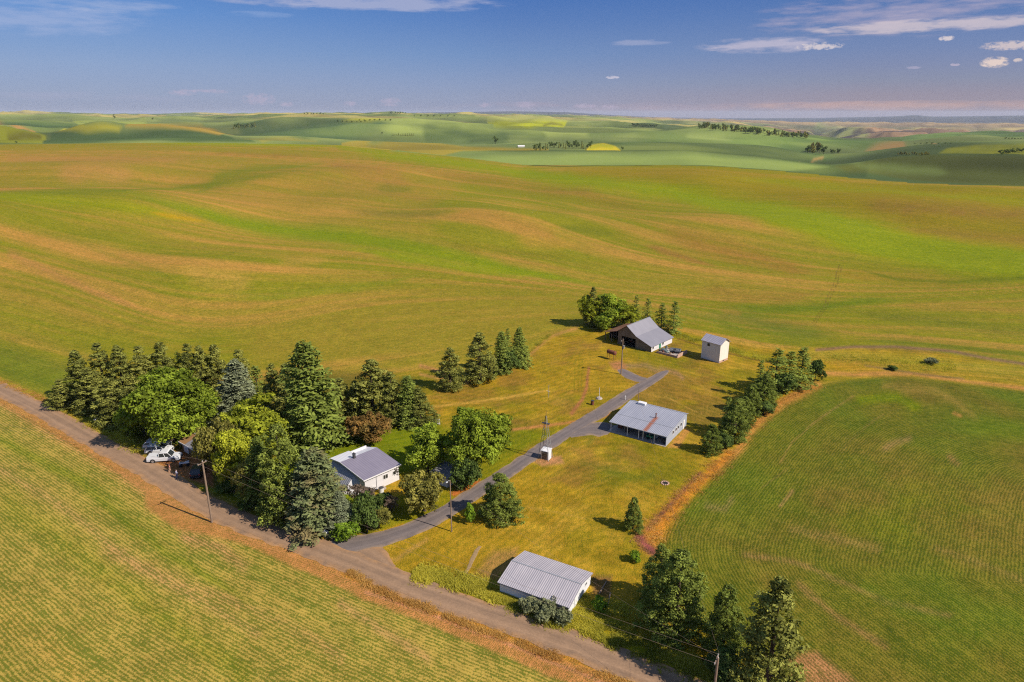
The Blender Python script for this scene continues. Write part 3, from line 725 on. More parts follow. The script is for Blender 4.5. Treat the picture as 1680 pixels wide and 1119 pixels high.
# ================================================================== mesh helpers
class MB:
    def __init__(s): s.v = []; s.f = []
    def add(s, vs, fs):
        o = len(s.v); s.v += [tuple(v) for v in vs]; s.f += [tuple(i+o for i in f) for f in fs]; return s
    def box(s, c, d, rz=0, rx=0, ry=0):
        m = Matrix.Rotation(rz, 3, 'Z') @ Matrix.Rotation(ry, 3, 'Y') @ Matrix.Rotation(rx, 3, 'X')
        vs = []
        for x in (-.5, .5):
            for y in (-.5, .5):
                for z in (-.5, .5):
                    p = m @ Vector((x*d[0], y*d[1], z*d[2])); vs.append((p.x+c[0], p.y+c[1], p.z+c[2]))
        return s.add(vs, [(0,1,3,2),(4,6,7,5),(0,4,5,1),(2,3,7,6),(0,2,6,4),(1,5,7,3)])
    def bb(s, x0, x1, y0, y1, z0, z1): return s.box(((x0+x1)/2, (y0+y1)/2, (z0+z1)/2), (abs(x1-x0), abs(y1-y0), abs(z1-z0)))
    def tube(s, p0, p1, r0, r1=None, n=8, cap=True):
        r1 = r0 if r1 is None else r1
        p0 = Vector(p0); p1 = Vector(p1); d = (p1-p0)
        if d.length < 1e-6: return s
        d.normalize(); a = d.orthogonal().normalized(); b = d.cross(a)
        vs = []
        for p, r in ((p0, r0), (p1, r1)):
            for i in range(n):
                t = 2*math.pi*i/n; q = p+(a*math.cos(t)+b*math.sin(t))*r; vs.append(q[:])
        fs = [(i, (i+1) % n, n+(i+1) % n, n+i) for i in range(n)]
        if cap: fs += [tuple(range(n))[::-1], tuple(range(n, 2*n))]
        return s.add(vs, fs)
    def path(s, pts, rs, n=6):
        for i in range(len(pts)-1): s.tube(pts[i], pts[i+1], rs[i], rs[i+1], n)
        return s
    def prism(s, prof, x0, x1, axis='x'):
        """closed profile (a,b) extruded along an axis"""
        n = len(prof)
        def P(t, a, b): return (t, a, b) if axis == 'x' else (a, t, b)
        vs = [P(x0, a, b) for a, b in prof]+[P(x1, a, b) for a, b in prof]
        return s.add(vs, [tuple(range(n)), tuple(range(2*n-1, n-1, -1))]+[(i, n+i, n+(i+1) % n, (i+1) % n) for i in range(n)])
    def loft(s, secs, close=True):
        n = len(secs[0]); vs = [p for sc in secs for p in sc]; fs = []
        for k in range(len(secs)-1):
            for i in range(n): fs.append((k*n+i, k*n+(i+1) % n, (k+1)*n+(i+1) % n, (k+1)*n+i))
        if close: fs += [tuple(range(n))[::-1], tuple(range((len(secs)-1)*n, len(secs)*n))]
        return s.add(vs, fs)
    def ell(s, c, r, n=12, m=8, rz=0):
        vs = []; 
        for j in range(m+1):
            t = math.pi*j/m
            for i in range(n):
                p = 2*math.pi*i/n; x = r[0]*math.sin(t)*math.cos(p); y = r[1]*math.sin(t)*math.sin(p)
                vs.append((c[0]+x*math.cos(rz)-y*math.sin(rz), c[1]+x*math.sin(rz)+y*math.cos(rz), c[2]+r[2]*math.cos(t)))
        fs = [(j*n+i, (j+1)*n+i, (j+1)*n+(i+1) % n, j*n+(i+1) % n) for j in range(m) for i in range(n)]
        return s.add(vs, fs)
    def build(s, name, mat, parent=None, smooth=False, bevel=0.0, label=None):
        me = bpy.data.meshes.new(name); me.from_pydata(s.v, [], s.f); me.update()
        if smooth:
            me.polygons.foreach_set('use_smooth', [True]*len(me.polygons))
        o = bpy.data.objects.new(name, me); COL.objects.link(o)
        if mat: me.materials.append(mat)
        if parent: o.parent = parent
        if bevel:
            b = o.modifiers.new('bevel', 'BEVEL'); b.width = bevel; b.segments = 2; b.limit_method = 'ANGLE'
        if label: o['label'] = label
        return o
def empty(name, loc, rz, label, cat, group=None):
    o = bpy.data.objects.new(name, None); COL.objects.link(o); o.empty_display_size = .2
    o.location = loc; o.rotation_euler = (0, 0, rz); o['label'] = label; o['category'] = cat
    if group: o['group'] = group
    return o
def tag(o, label, cat, group=None):
    o['label'] = label; o['category'] = cat
    if group: o['group'] = group
    return o
# ================================================================== roads
MAT['gravel'] = None
def road_mat(name, base, light, dark):
    s = NT(name)
    row = s.n('ShaderNodeUVMap').outputs[0]
    sx = s.n('ShaderNodeSeparateXYZ', {0: row}).outputs     # x across -1..1, y along in metres
    geo = s.n('ShaderNodeNewGeometry').outputs['Position']
    n1 = s.noise(.5, 4, geo, .6); n2 = s.noise(5.0, 3, geo, .7)
    al = s.noise(1.0, 3, s.n('ShaderNodeCombineXYZ', {0: s.math('MULTIPLY', sx[0], 3.2), 1: s.math('MULTIPLY', sx[1], .05), 2: 7.0}).outputs[0])
    ax = s.math('ABSOLUTE', sx[0])
    wheel = s.mapr(s.math('ABSOLUTE', s.math('SUBTRACT', ax, .42)), 0, .25, 1, 0)
    f = s.math('ADD', s.math('MULTIPLY', al, .7), s.math('ADD', s.math('MULTIPLY', n1, .6), s.math('MULTIPLY', wheel, .26)))
    c = s.mix(s.mapr(f, .45, .95), (*dark, 1), (*base, 1))
    c = s.mix(s.math('MULTIPLY', s.mapr(ax, .55, 1.0), s.mapr(n1, .35, .6)), c, (*light, 1))
    g = s.mapr(n2, .2, .8, .78, 1.22)
    c = s.mix(1.0, c, s.n('ShaderNodeCombineColor', {0: g, 1: g, 2: g}).outputs[0], 'MULTIPLY')
    s.principled(**{'Base Color': c, 'Roughness': .9, 'Specular IOR Level': .15, 'Normal': s.n('ShaderNodeBump', {'Strength': .3, 'Distance': .05, 'Height': n2}).outputs[0]})
    return s.m
def smooth_line(P, it=3):
    for _ in range(it):
        q = [P[0]]
        for a, b in zip(P[:-1], P[1:]):
            q += [tuple(a[i]*.75+b[i]*.25 for i in range(len(a))), tuple(a[i]*.25+b[i]*.75 for i in range(len(a)))]
        P = q+[P[-1]]
    return P
def strip(name, pts, width, mat, lift, seed=1, rough=.25, label=None, crown=0.0):
    P = [(*at(p[0], p[1])[:2], p[2] if len(p) > 2 else width) for p in pts]
    P = smooth_line(P)
    # resample at ~0.6 m
    Q = [P[0]]
    for a, b in zip(P[:-1], P[1:]):
        L = math.hypot(b[0]-a[0], b[1]-a[1]); n = max(1, int(L/.6))
        for i in range(1, n+1): Q.append(tuple(a[j]+(b[j]-a[j])*i/n for j in range(3)))
    rnd = random.Random(seed); v = []; uv = []; f = []; s = 0; NX = 9
    for i, p in enumerate(Q):
        a = Q[max(0, i-2)]; b = Q[min(len(Q)-1, i+2)]
        dx, dy = b[0]-a[0], b[1]-a[1]; L = math.hypot(dx, dy)+1e-9; nx, ny = -dy/L, dx/L
        if i: s += math.hypot(p[0]-Q[i-1][0], p[1]-Q[i-1][1])
        wl = p[2]/2+(float(fbm(s/2.2, seed, seed, 4))-.5)*2*rough*1.6; wr = p[2]/2+(float(fbm(s/2.2, seed+40, seed, 4))-.5)*2*rough*1.6
        for k in range(NX):
            t = -1+2*k/(NX-1); w_ = wl if t < 0 else wr
            x, y = p[0]+nx*t*w_, p[1]+ny*t*w_
            v.append((x, y, float(Z(x, y))+lift+crown*(1-t*t)-(.03 if abs(t) == 1 else 0))); uv.append((t, s))
    for i in range(len(Q)-1):
        for k in range(NX-1): f.append((i*NX+k, i*NX+k+1, (i+1)*NX+k+1, (i+1)*NX+k)[::-1])
    me = bpy.data.meshes.new(name); me.from_pydata(v, [], f); me.update()
    ul = me.uv_layers.new(name='UVMap')
    ul.data.foreach_set('uv', np.array([uv[l.vertex_index] for l in me.loops], dtype=np.float32).ravel())
    me.polygons.foreach_set('use_smooth', [True]*len(me.polygons))
    o = bpy.data.objects.new(name, me); COL.objects.link(o); me.materials.append(mat); o['kind'] = 'structure'
    if label: o['label'] = label
    return o
g1 = road_mat('county_gravel', A(186, 150, 118), A(206, 156, 106), A(152, 124, 100))
g2 = road_mat('drive_asphalt', A(146, 132, 126), A(184, 156, 126), A(120, 110, 108))
strip('road', [(-420,470),(-160,565),(-80,602),(0,638),(60,668),(130,708),(200,747),(260,780),(330,826),(400,858),(470,884),(540,908),(620,940),(700,975),(800,1007),(900,1042),(1000,1080),(1110,1122),(1260,1180),(1500,1270)], 4.3, g1, .05, 3, .28, 'county gravel road', .05)
strip('driveway', [(545,900,7.5),(585,893,4.6),(620,886,3.8),(665,871,3.6),(720,848,3.4),(765,818,3.3),(800,795,3.2),(850,763,3.3),(900,729,3.3),(950,697,3.5),(1000,668,3.5),(1040,641,3.3),(1075,621,3.0),(1088,612,2.4),(1096,608,.7)], 3.3, g2, .035, 9, .18, 'paved farm driveway')
strip('driveway', [(930,713,3),(962,704,5.5),(985,704,7.2),(996,706,6.0),(1003,708,3.5)], 5, g2, .03, 19, .2, 'widening of the driveway beside the open porch building')
strip('driveway', [(1018,606,2),(1030,614,3.5),(1045,622,4),(1062,624,3)], 3, g2, .028, 23, .2, 'dark gravel spur by the wooden pole')
strip('driveway', [(540,888,2),(575,905,6),(605,915,6),(640,935,2)], 4, g1, .03, 29, .3, 'gravel corner where the drive meets the road')
strip('path', [(787,896),(778,910),(770,928),(764,940)], .55, plain('path_stone', A(176,146,104), .9, .35, 6), .03, 31, .12, 'narrow broken concrete path')

# ================================================================== vegetation
rng = np.random.default_rng(7)
def quadmesh(name, C, Nn, S, asp, mat, tint, bend=0.0, T=None):
    """many leaf-sized faces: centres C, normals Nn, sizes S, optional long axis T"""
    n = len(C)
    Nn = Nn/(np.linalg.norm(Nn, axis=1, keepdims=True)+1e-9)
    if T is None:
        T = rng.normal(size=(n, 3))
    T = T-Nn*np.sum(T*Nn, 1, keepdims=True); T /= np.linalg.norm(T, axis=1, keepdims=True)+1e-9
    B = np.cross(Nn, T)
    a = (S*.5)[:, None]; b = (S*.5*asp)[:, None] if np.ndim(asp) else (S*.5*asp)[:, None]
    j = rng.uniform(.7, 1.25, (n, 4, 1))
    P = np.stack([C-T*a*j[:, 0], C-B*b*j[:, 1], C+T*a*j[:, 2], C+B*b*j[:, 3]], 1)
    V = P.reshape(-1, 3)
    me = bpy.data.meshes.new(name)
    me.vertices.add(len(V)); me.vertices.foreach_set('co', V.ravel().astype(np.float32))
    me.loops.add(n*4); me.loops.foreach_set('vertex_index', np.arange(n*4, dtype=np.int32))
    me.polygons.add(n); me.polygons.foreach_set('loop_start', np.arange(n, dtype=np.int32)*4); me.polygons.foreach_set('loop_total', np.full(n, 4, np.int32))
    me.update(calc_edges=True)
    at_ = me.attributes.new('tint', 'FLOAT', 'POINT'); at_.data.foreach_set('value', np.repeat(np.clip(tint, 0, 1), 4).astype(np.float32))
    me.materials.append(mat)
    return me
def trunkmesh(h, r, limbs=0, spread=2.0, seed=0, lean=0):
    b = MB(); rnd = random.Random(seed)
    pts = [(0, 0, -.2), (0, 0, h*.15), (lean*.3, 0, h*.5), (lean, 0, h)]
    b.path(pts, [r*1.25, r*.9, r*.55, r*.12], 8)
    for i in range(limbs):
        a = rnd.uniform(0, 6.28); z0 = h*rnd.uniform(.15, .55); L = spread*rnd.uniform(.5, .9)
        b.path([(0, 0, z0), (math.cos(a)*L*.5, math.sin(a)*L*.5, z0+L*.45), (math.cos(a)*L, math.sin(a)*L, z0+L*1.1)], [r*.45, r*.3, r*.08], 5)
    me = bpy.data.meshes.new('trunk'); me.from_pydata(b.v, [], b.f); me.materials.append(MAT['bark']); return me
def conifer(h, rad, seed, mat, power=.85, up=.15, droop=.35, spray=.52, dens=1.0, bare=.06, gap=.0, asp=.42, hang=.3, clump=0.0):
    r_ = np.random.default_rng(seed); C = []; Nn = []; T = []; S = []; TI = []
    z = h*bare
    while z < h*.985:
        t = z/h
        R0 = rad*((1-t)**power)*(1 if t > bare+.08 else .75)
        nb = int(max(4, (5+R0*2.3)*dens))
        ph = r_.uniform(0, 6.28)
        for b in range(nb):
            if gap and r_.random() < gap: continue
            a = ph+2*math.pi*b/nb+r_.uniform(-.3, .3)
            an = float(fbm(math.cos(a)*1.3+seed, math.sin(a)*1.3+z*.33, seed, 2))
            L = R0*r_.uniform(.68, 1.12)*(.55+.9*an)+.12
            zz = z+r_.uniform(-.2, .2)
            pitch = up+(t-.4)*.7
            bt = r_.uniform(-.22, .22)+.5
            ns = max(2, int(L/(spray*.55)))
            for k in range(ns):
                s = (k+.6)/ns
                if s < .18 and L > 1: continue
                rr = L*s; px, py = math.cos(a)*rr, math.sin(a)*rr
                pz = zz+rr*pitch-droop*rr*rr/(rad+.1)*.6
                w = spray*(.75+.5*r_.random())
                for side in (-1, 0, 1):
                    off = side*w*.42
                    dx, dy = -math.sin(a)*off, math.cos(a)*off
                    aa = a+side*.75
                    slope = pitch-droop*1.2*s-(hang if side else 0)
                    tv = np.array([math.cos(aa), math.sin(aa), slope]); tv /= np.linalg.norm(tv)
                    nv_ = np.array([r_.normal()*.35-slope*math.cos(aa), r_.normal()*.35-slope*math.sin(aa), 1.0])
                    C.append((px+dx+tv[0]*w*.2, py+dy+tv[1]*w*.2, pz+r_.normal()*.07-abs(off)*hang)); Nn.append(nv_); T.append(tv); S.append(w)
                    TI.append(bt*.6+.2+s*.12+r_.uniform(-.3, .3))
                if hang > .3 or clump:
                    C.append((px, py, pz-w*.3)); Nn.append((math.sin(a)+r_.normal()*.4, -math.cos(a)+r_.normal()*.4, .2)); T.append((0.2*math.cos(a), .2*math.sin(a), -1)); S.append(w*.9); TI.append(bt*.6+.15+r_.uniform(-.25, .3))
                    if clump:
                        for _ in range(2):
                            q = r_.normal(size=3)*w*.35; C.append((px+q[0], py+q[1], pz+q[2]+w*.1)); Nn.append(r_.normal(size=3)+np.array([0, 0, .6])); T.append(r_.normal(size=3)); S.append(w*.7); TI.append(bt*.6+.2+r_.uniform(-.25, .3))
        z += spray*.72*(1.15-.35*t)
    for k in range(12):
        C.append((r_.normal()*.06, r_.normal()*.06, h*(.955+.004*k))); Nn.append(r_.normal(size=3)); T.append((0, 0, 1)); S.append(spray*.75); TI.append(.6)
    return quadmesh('crown', np.array(C), np.array(Nn), np.array(S), asp, mat, np.array(TI))
def broad(h, rad, seed, mat, base=.12, blobs=13, leaf=.36, n=9000, flat_=1.0, hollow=.0, upright=0.0, loose=.22):
    r_ = np.random.default_rng(seed); B = []
    zc = h*(base+(1-base)*.5); hz_ = h*(1-base)*.5
    for i in range(blobs):
        while True:
            p = r_.uniform(-1, 1, 3)
            if np.linalg.norm(p) < 1: break
        p = p/(np.linalg.norm(p)+1e-6)*r_.uniform(.35, .72)
        br = r_.uniform(.30, .46)
        B.append((p[0]*rad, p[1]*rad, zc+p[2]*hz_, br*rad, br*(rad*.4+hz_*.6)*(1+upright)))
    B.append((0, 0, zc, rad*.6, hz_*.62))
    B2 = []
    for b in B:
        for _ in range(9):
            q = r_.normal(size=3); q /= np.linalg.norm(q); q[2] = abs(q[2])*.9-.1 if r_.random() < .7 else q[2]
            g_ = r_.uniform(.72, 1.12); B2.append((b[0]+q[0]*b[3]*g_, b[1]+q[1]*b[3]*g_, b[2]+q[2]*b[4]*g_, b[3]*r_.uniform(.24, .46), b[3]*r_.uniform(.2, .36)))
    B = [(b[0], b[1], b[2], b[3]*.95, b[4]*.95) for b in B[::2]]+B2
    w_ = np.array([b[3]**1.7 for b in B]); w_ /= w_.sum()
    k = r_.choice(len(B), n, p=w_); Bk = np.array(B)[k]
    d = r_.normal(size=(n, 3)); d /= np.linalg.norm(d, axis=1, keepdims=True)
    d[:, 2] = np.where((d[:, 2] < -.2) & (r_.random(n) < .5), -d[:, 2], d[:, 2])
    # lumpy shell of twigs
    lump = 1+loose*(fbm(d[:, 0]*2.2+k*3.1, d[:, 1]*2.2+d[:, 2]*2.0, 5, 3)-.5)*2
    rr = np.where(r_.random(n) < .8, r_.uniform(.84, 1.05, n), r_.uniform(.45, .9, n))*lump
    C = np.stack([Bk[:, 0]+d[:, 0]*Bk[:, 3]*rr, Bk[:, 1]+d[:, 1]*Bk[:, 3]*rr, Bk[:, 2]+d[:, 2]*Bk[:, 4]*rr], 1)
    C[:, 2] = np.maximum(C[:, 2], .08+r_.random(n)*.3)
    Nn = d*1.0+r_.normal(size=(n, 3))*.55+np.array([0, 0, .25])
    cl = fbm(C[:, 0]*.9+C[:, 2]*.5+seed, C[:, 1]*.9-C[:, 2]*.6, 3, 3)
    TI = np.clip((cl-.5)*2.0+.5, 0, 1)*.6+r_.uniform(0, .42, n)
    return quadmesh('crown', C, Nn, r_.uniform(.6, 1.3, n)*leaf, .7, mat, TI)

def clumpy(h, rad, seed, mat, prof, ncl, per, cs, leaf, flat_=.7, droop=.0, asp=.55):
    """crown of many separate foliage clumps carried on the limb ends, with gaps between them"""
    r_ = np.random.default_rng(seed)
    t = np.clip(r_.beta(1.15, 1.45, ncl), .02, .97); a = r_.uniform(0, 6.283, ncl)
    ir = .82+.42*(fbm(np.cos(a)*1.4+seed*.37, np.sin(a)*1.4+t*3.5, seed, 3)-.5)*2
    Rr = rad*prof(t)*ir; rr = Rr*np.sqrt(r_.uniform(.18, 1, ncl))
    s = cs*(.6+.75*r_.random(ncl))*(1-.45*t)
    cz = t*h-droop*rr+s*.1
    k = np.repeat(np.arange(ncl), per); n = len(k)
    d = r_.normal(size=(n, 3)); d /= np.linalg.norm(d, axis=1, keepdims=True)
    u = r_.uniform(.45, 1.08, n)
    C = np.stack([np.cos(a)[k]*rr[k]+d[:, 0]*s[k]*u, np.sin(a)[k]*rr[k]+d[:, 1]*s[k]*u, cz[k]+d[:, 2]*s[k]*u*flat_-droop*s[k]*np.abs(d[:, 0])], 1)
    C[:, 2] = np.maximum(C[:, 2], .05+r_.random(n)*.3)
    Nn = d+r_.normal(size=(n, 3))*.45+np.array([0, 0, .35])
    TI = np.clip(r_.random(ncl)[k]*.62+r_.uniform(0, .42, n), 0, 1)
    top = np.stack([r_.normal(size=40)*.09*rad, r_.normal(size=40)*.09*rad, h*r_.uniform(.9, 1.0, 40)], 1); top[:, :2] *= ((1.02-top[:, 2]/h)*9)[:, None]
    C = np.concatenate([C, top]); Nn = np.concatenate([Nn, r_.normal(size=(40, 3))+np.array([0, 0, .4])]); TI = np.concatenate([TI, r_.random(40)])
    return quadmesh('crown', C, Nn, r_.uniform(.65, 1.3, len(C))*leaf, asp, mat, TI)
PROTO = {}
def proto(key):
    """crown and trunk meshes of one kind; height and radius recorded for scaling"""
    if key in PROTO: return PROTO[key]
    k, s = key.split('_')[0], int(key.split('_')[1])
    if k == 'pine': d = (12, 2.9, clumpy(12, 2.9, 100+s, MAT['pine'], lambda t: np.minimum(1, (1-t)**.72*1.12)*np.clip(.72+t*3, 0, 1), 190, 62, .66, .28, .75), trunkmesh(11.2, .22, 6, 1.6, s))
    elif k == 'cedar': d = (12, 4.0, clumpy(12, 4.0, 130+s, MAT['spruce'], lambda t: (1-t**1.7)**.62, 330, 62, .70, .28, .8, .12), trunkmesh(10.6, .28, 7, 2.4, s))
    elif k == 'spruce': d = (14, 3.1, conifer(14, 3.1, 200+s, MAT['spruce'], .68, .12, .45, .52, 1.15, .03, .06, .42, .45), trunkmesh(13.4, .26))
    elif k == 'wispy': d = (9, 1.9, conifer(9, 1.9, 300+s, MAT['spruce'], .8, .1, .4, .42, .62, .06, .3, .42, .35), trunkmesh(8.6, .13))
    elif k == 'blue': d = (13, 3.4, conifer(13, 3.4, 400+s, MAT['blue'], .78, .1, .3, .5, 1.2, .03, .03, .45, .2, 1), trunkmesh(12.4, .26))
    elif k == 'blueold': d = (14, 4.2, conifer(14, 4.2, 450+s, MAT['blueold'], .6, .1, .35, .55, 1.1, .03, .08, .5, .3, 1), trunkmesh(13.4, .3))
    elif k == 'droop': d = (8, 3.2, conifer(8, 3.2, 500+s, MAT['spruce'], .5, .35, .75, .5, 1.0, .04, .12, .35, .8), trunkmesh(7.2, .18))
    elif k == 'decid': d = (10, 5.2, broad(10, 5.2, 600+s, MAT['decid'], .04, 26, .36, 24000, loose=.34), trunkmesh(7, .3, 7, 3.2, s))
    elif k == 'ash': d = (10, 4.4, broad(10, 4.4, 650+s, MAT['decid'], .02, 18, .34, 17000, upright=.2, loose=.34), trunkmesh(7, .25, 6, 2.6, s))
    elif k == 'lime': d = (10, 4.2, broad(10, 4.2, 700+s, MAT['lime'], .06, 15, .34, 14000, upright=.1, loose=.4), trunkmesh(7.5, .24, 6, 2.6, s))
    elif k == 'olive': d = (7, 3.6, broad(7, 3.6, 750+s, MAT['olive'], .08, 13, .34, 9000, loose=.4), trunkmesh(5, .2, 6, 2.2, s))
    elif k == 'russet': d = (5, 2.9, broad(5, 2.9, 800+s, MAT['russet'], .04, 12, .30, 8000), trunkmesh(3.4, .16, 6, 1.7, s))
    elif k == 'bush': d = (3.4, 2.6, broad(3.4, 2.6, 850+s, MAT['dark'], .02, 12, .26, 6500), trunkmesh(2, .1, 5, 1.3, s))
    elif k == 'fresh': d = (3, 1.9, broad(3, 1.9, 900+s, MAT['fresh'], .02, 9, .26, 3500), trunkmesh(2, .09, 4, 1.0, s))
    elif k == 'pink': d = (3.6, 2.0, broad(3.6, 2.0, 950+s, MAT['pink'], .1, 9, .22, 2600, loose=.5), trunkmesh(2.6, .08, 7, 1.5, s))
    elif k == 'sage': d = (1.8, 2.0, broad(1.8, 2.0, 980+s, MAT['sage'], .02, 12, .2, 4200), trunkmesh(1, .08, 5, 1.0, s))
    PROTO[key] = d
    return d
OFFSHRUB = ('bush', 'fresh', 'pink', 'sage')
def tree(key, bx, by, ty, wpx, name, label, cat='tree', group=None, lean=0, rz=None):
    h0, r0, crown, trunk = proto(key)
    b = at(bx, by); h = top_height(b, ty); wr = wpx*mpp(b)/2
    o = empty(name, (b[0], b[1], b[2]-.05), rng.uniform(0, 6.28) if rz is None else rz, label, cat, group)
    if key.startswith('pine') and wpx < 90: wr *= 1.14
    kc = .88 if key.split('_')[0] in ('pine', 'spruce', 'wispy', 'blue', 'blueold', 'droop') else .93
    o.scale = (wr/r0/kc, wr/r0/kc, h/h0)
    if lean: o.rotation_euler.y = lean
    for nm, me_ in (('crown', crown), ('stem' if key.split('_')[0] in OFFSHRUB else 'trunk', trunk)):
        c = bpy.data.objects.new(nm, me_); COL.objects.link(c); c.parent = o
    return o
GW = 'dark conifers of the windbreak behind the house'
tree('pine_0',106,668,622,44,'pine_tree','low dark pine at the roadside end of the windbreak, leftmost of all the trees', group=GW)
tree('pine_1',140,661,573,54,'pine_tree','tall dark pine on the outer left corner of the windbreak', group=GW)
tree('pine_2',157,672,602,56,'pine_tree','mid height dark pine just in front of the left corner pine', group=GW)
tree('pine_0',176,657,562,52,'pine_tree','second pine from the left on the skyline of the windbreak', group=GW)
tree('pine_1',192,692,620,62,'pine_tree','broad dark pine overhanging the weedy road verge near the small white post', group=GW)
tree('pine_2',207,659,566,52,'pine_tree','third pine from the left on the skyline of the windbreak', group=GW)
tree('pine_0',241,657,567,50,'pine_tree','fourth pine from the left on the skyline of the windbreak, level with the leafy tree', group=GW)
tree('pine_2',222,698,634,56,'pine_tree','squat dark pine at the left foot of the big leafy tree', group=GW)
tree('pine_1',277,654,560,54,'pine_tree','highest pine of the back row, directly behind the big leafy tree', group=GW)
tree('wispy_0',302,652,577,36,'spruce_tree','narrow spruce filling the gap right of the highest back row pine', group=GW)
tree('pine_0',319,655,563,44,'pine_tree','pine with pointed tip behind the right shoulder of the leafy tree', group=GW)
tree('pine_2',339,656,566,42,'pine_tree','slim pine second to the left of the silvery blue spruce', group=GW)
tree('pine_1',363,656,564,48,'pine_tree','pine immediately left of the silvery blue spruce', group=GW)
tree('pine_0',400,656,573,48,'pine_tree','dark pine rising directly behind the silvery blue spruce', group=GW)
tree('wispy_1',426,664,600,44,'spruce_tree','thin dark spruce right of the silvery blue spruce', group=GW)
tree('blue_0',398,694,590,80,'blue_spruce','silvery blue spruce standing in the middle of the windbreak', 'spruce tree')
tree('pine_2',455,680,596,44,'pine_tree','small pine between the thin spruce and the tallest spruce', group=GW)
tree('pine_1',481,690,594,58,'pine_tree','dark pine tucked behind the left side of the tallest spruce', group=GW)
tree('spruce_0',515,732,557,112,'spruce_tree','tallest spruce of the farm, with a sharp tip above the windbreak')
tree('pine_0',562,690,620,52,'pine_tree','short pine directly right of the tallest spruce', group=GW)
tree('pine_2',586,690,624,44,'pine_tree','small pine left of the broad pointed one behind the russet tree', group=GW)
tree('pine_1',613,692,588,76,'pine_tree','broad pointed pine behind the russet tree', group=GW)
tree('pine_0',645,694,609,52,'pine_tree','pine right of the broad pointed one, behind the back lawn edge', group=GW)
tree('spruce_1',671,697,616,54,'spruce_tree','second conifer from the right end of the windbreak', group=GW)
tree('pine_2',690,698,636,50,'pine_tree','round low pine closing the right end of the windbreak', group=GW)
tree('decid_0',284,725,602,132,'leafy_tree','large round green leafy tree in front of the back row pines, above the parked cars')
tree('decid_1',237,712,655,72,'leafy_tree','lower leafy tree bulging left of the large round one')
tree('ash_0',330,712,622,80,'leafy_tree','leafy tree leaning against the left side of the silvery blue spruce')
tree('olive_0',361,780,668,66,'leafy_tree','olive brown tree hanging over the little garage roof')
tree('lime_0',420,752,650,118,'leafy_tree','bright yellow green tree in front of the silvery blue spruce')
tree('lime_1',386,806,692,70,'leafy_tree','loose yellow green tree right of the little garage')
tree('cedar_1',470,850,694,100,'spruce_tree','dark drooping spruce between the bright yellow green tree and the front blue spruce')
tree('spruce_0',434,828,716,66,'spruce_tree','smaller dark spruce left of the drooping spruce by the road')
tree('olive_1',402,828,752,50,'leafy_tree','small yellowish tree at the road edge beside the sunlit grass gap')
tree('russet_0',604,726,674,68,'russet_tree','rounded russet brown tree on the back lawn')
tree('blueold_0',524,862,738,108,'blue_spruce','big faded blue spruce in front of the white house, beside the road', 'spruce tree')
tree('blue_1',560,868,806,62,'blue_spruce','low blue grey spruce at the right foot of the faded blue spruce', 'spruce tree')
tree('fresh_0',572,882,846,56,'leafy_shrub','bright green bush at the drive corner, below the blue grey spruce', 'shrub')
tree('bush_0',603,872,816,58,'leafy_shrub','dark green rounded shrub right of the bright corner bush', 'shrub')
tree('pink_0',596,838,788,46,'blossom_shrub','thin pinkish shrub in front of the white house wall', 'shrub')
tree('olive_2',622,866,828,46,'leafy_shrub','yellow green shrub on the lawn right of the dark rounded one', 'shrub')
tree('bush_1',629,832,808,34,'leafy_shrub','small dark bush by the house corner under the window', 'shrub')
tree('pink_1',642,838,815,26,'blossom_shrub','tiny pale shrub between the house corner and the apple tree', 'shrub')
tree('olive_0',697,838,762,82,'apple_tree','spreading olive green tree in front of the small grey roofed outbuilding')
tree('ash_1',702,774,697,80,'leafy_tree','round green tree right of the white house, left of the largest round tree')
tree('decid_0',782,776,662,110,'leafy_tree','largest round green tree, standing left of the driveway', rz=2.0)
for q_ in ((378,806,784,44,'dark shrub at the roadside right of the black car'), (418,830,806,52,'dark shrub below the sunlit grass gap beside the road'), (452,848,824,46,'dark shrub at the foot of the drooping spruce beside the road'), (490,866,842,40,'dark shrub between the drooping spruce and the faded blue spruce')):
    tree('bush_1',*q_[:4],'leafy_shrub',q_[4],'shrub')
tree('bush_1',1256,680,660,30,'leafy_shrub','low green shrub under the stout spruce on the field side of the hedge line','shrub')
tree('bush_2',1190,735,712,30,'leafy_shrub','low shrub joining the two lowest conifers of the hedge line','shrub')
tree('bush_2',763,800,752,56,'leafy_shrub','dense dark shrub under the largest round green tree', 'shrub')
tree('cedar_1',820,850,776,78,'spruce_tree','drooping conifer growing right of the driveway')
tree('fresh_1',773,858,827,21,'leafy_shrub','little bright shrub at the driveway edge near the lamp pole', 'shrub')
GB = 'conifers in the short row on the back lawn'
tree('pine_1',739,638,569,44,'pine_tree','single pine at the left end of the short back lawn row', group=GB)
tree('pine_0',788,624,545,56,'pine_tree','widest pine of the short back lawn row', group=GB)
tree('spruce_1',823,611,543,40,'spruce_tree','spruce in the middle of the short back lawn row', group=GB)
tree('wispy_2',833,604,538,26,'spruce_tree','thin pointed spruce behind the middle of the short back lawn row', group=GB)
tree('spruce_2',852,601,536,36,'spruce_tree','spruce at the right end of the short back lawn row', group=GB)
tree('bush_0',838,612,574,36,'leafy_shrub','green bush filling the foot of the short back lawn row', 'shrub')
tree('pine_2',971,534,470,26,'pine_tree','dark pointed pine poking out above the leafy clump left of the barn')
tree('lime_1',965,534,479,40,'leafy_tree','yellow green tree at the left of the clump beside the barn')
tree('ash_1',1003,536,484,64,'leafy_tree','broad green tree in the middle of the clump beside the barn')
tree('lime_0',1028,538,494,44,'leafy_tree','yellow green tree at the right of the clump, touching the barn roof')
tree('ash_0',989,543,512,36,'leafy_tree','small bright leafy tree at the front of the clump beside the barn')
GC = 'slim spruces behind the barn'
tree('wispy_0',1042,536,484,24,'spruce_tree','leftmost slim spruce behind the barn roof', group=GC)
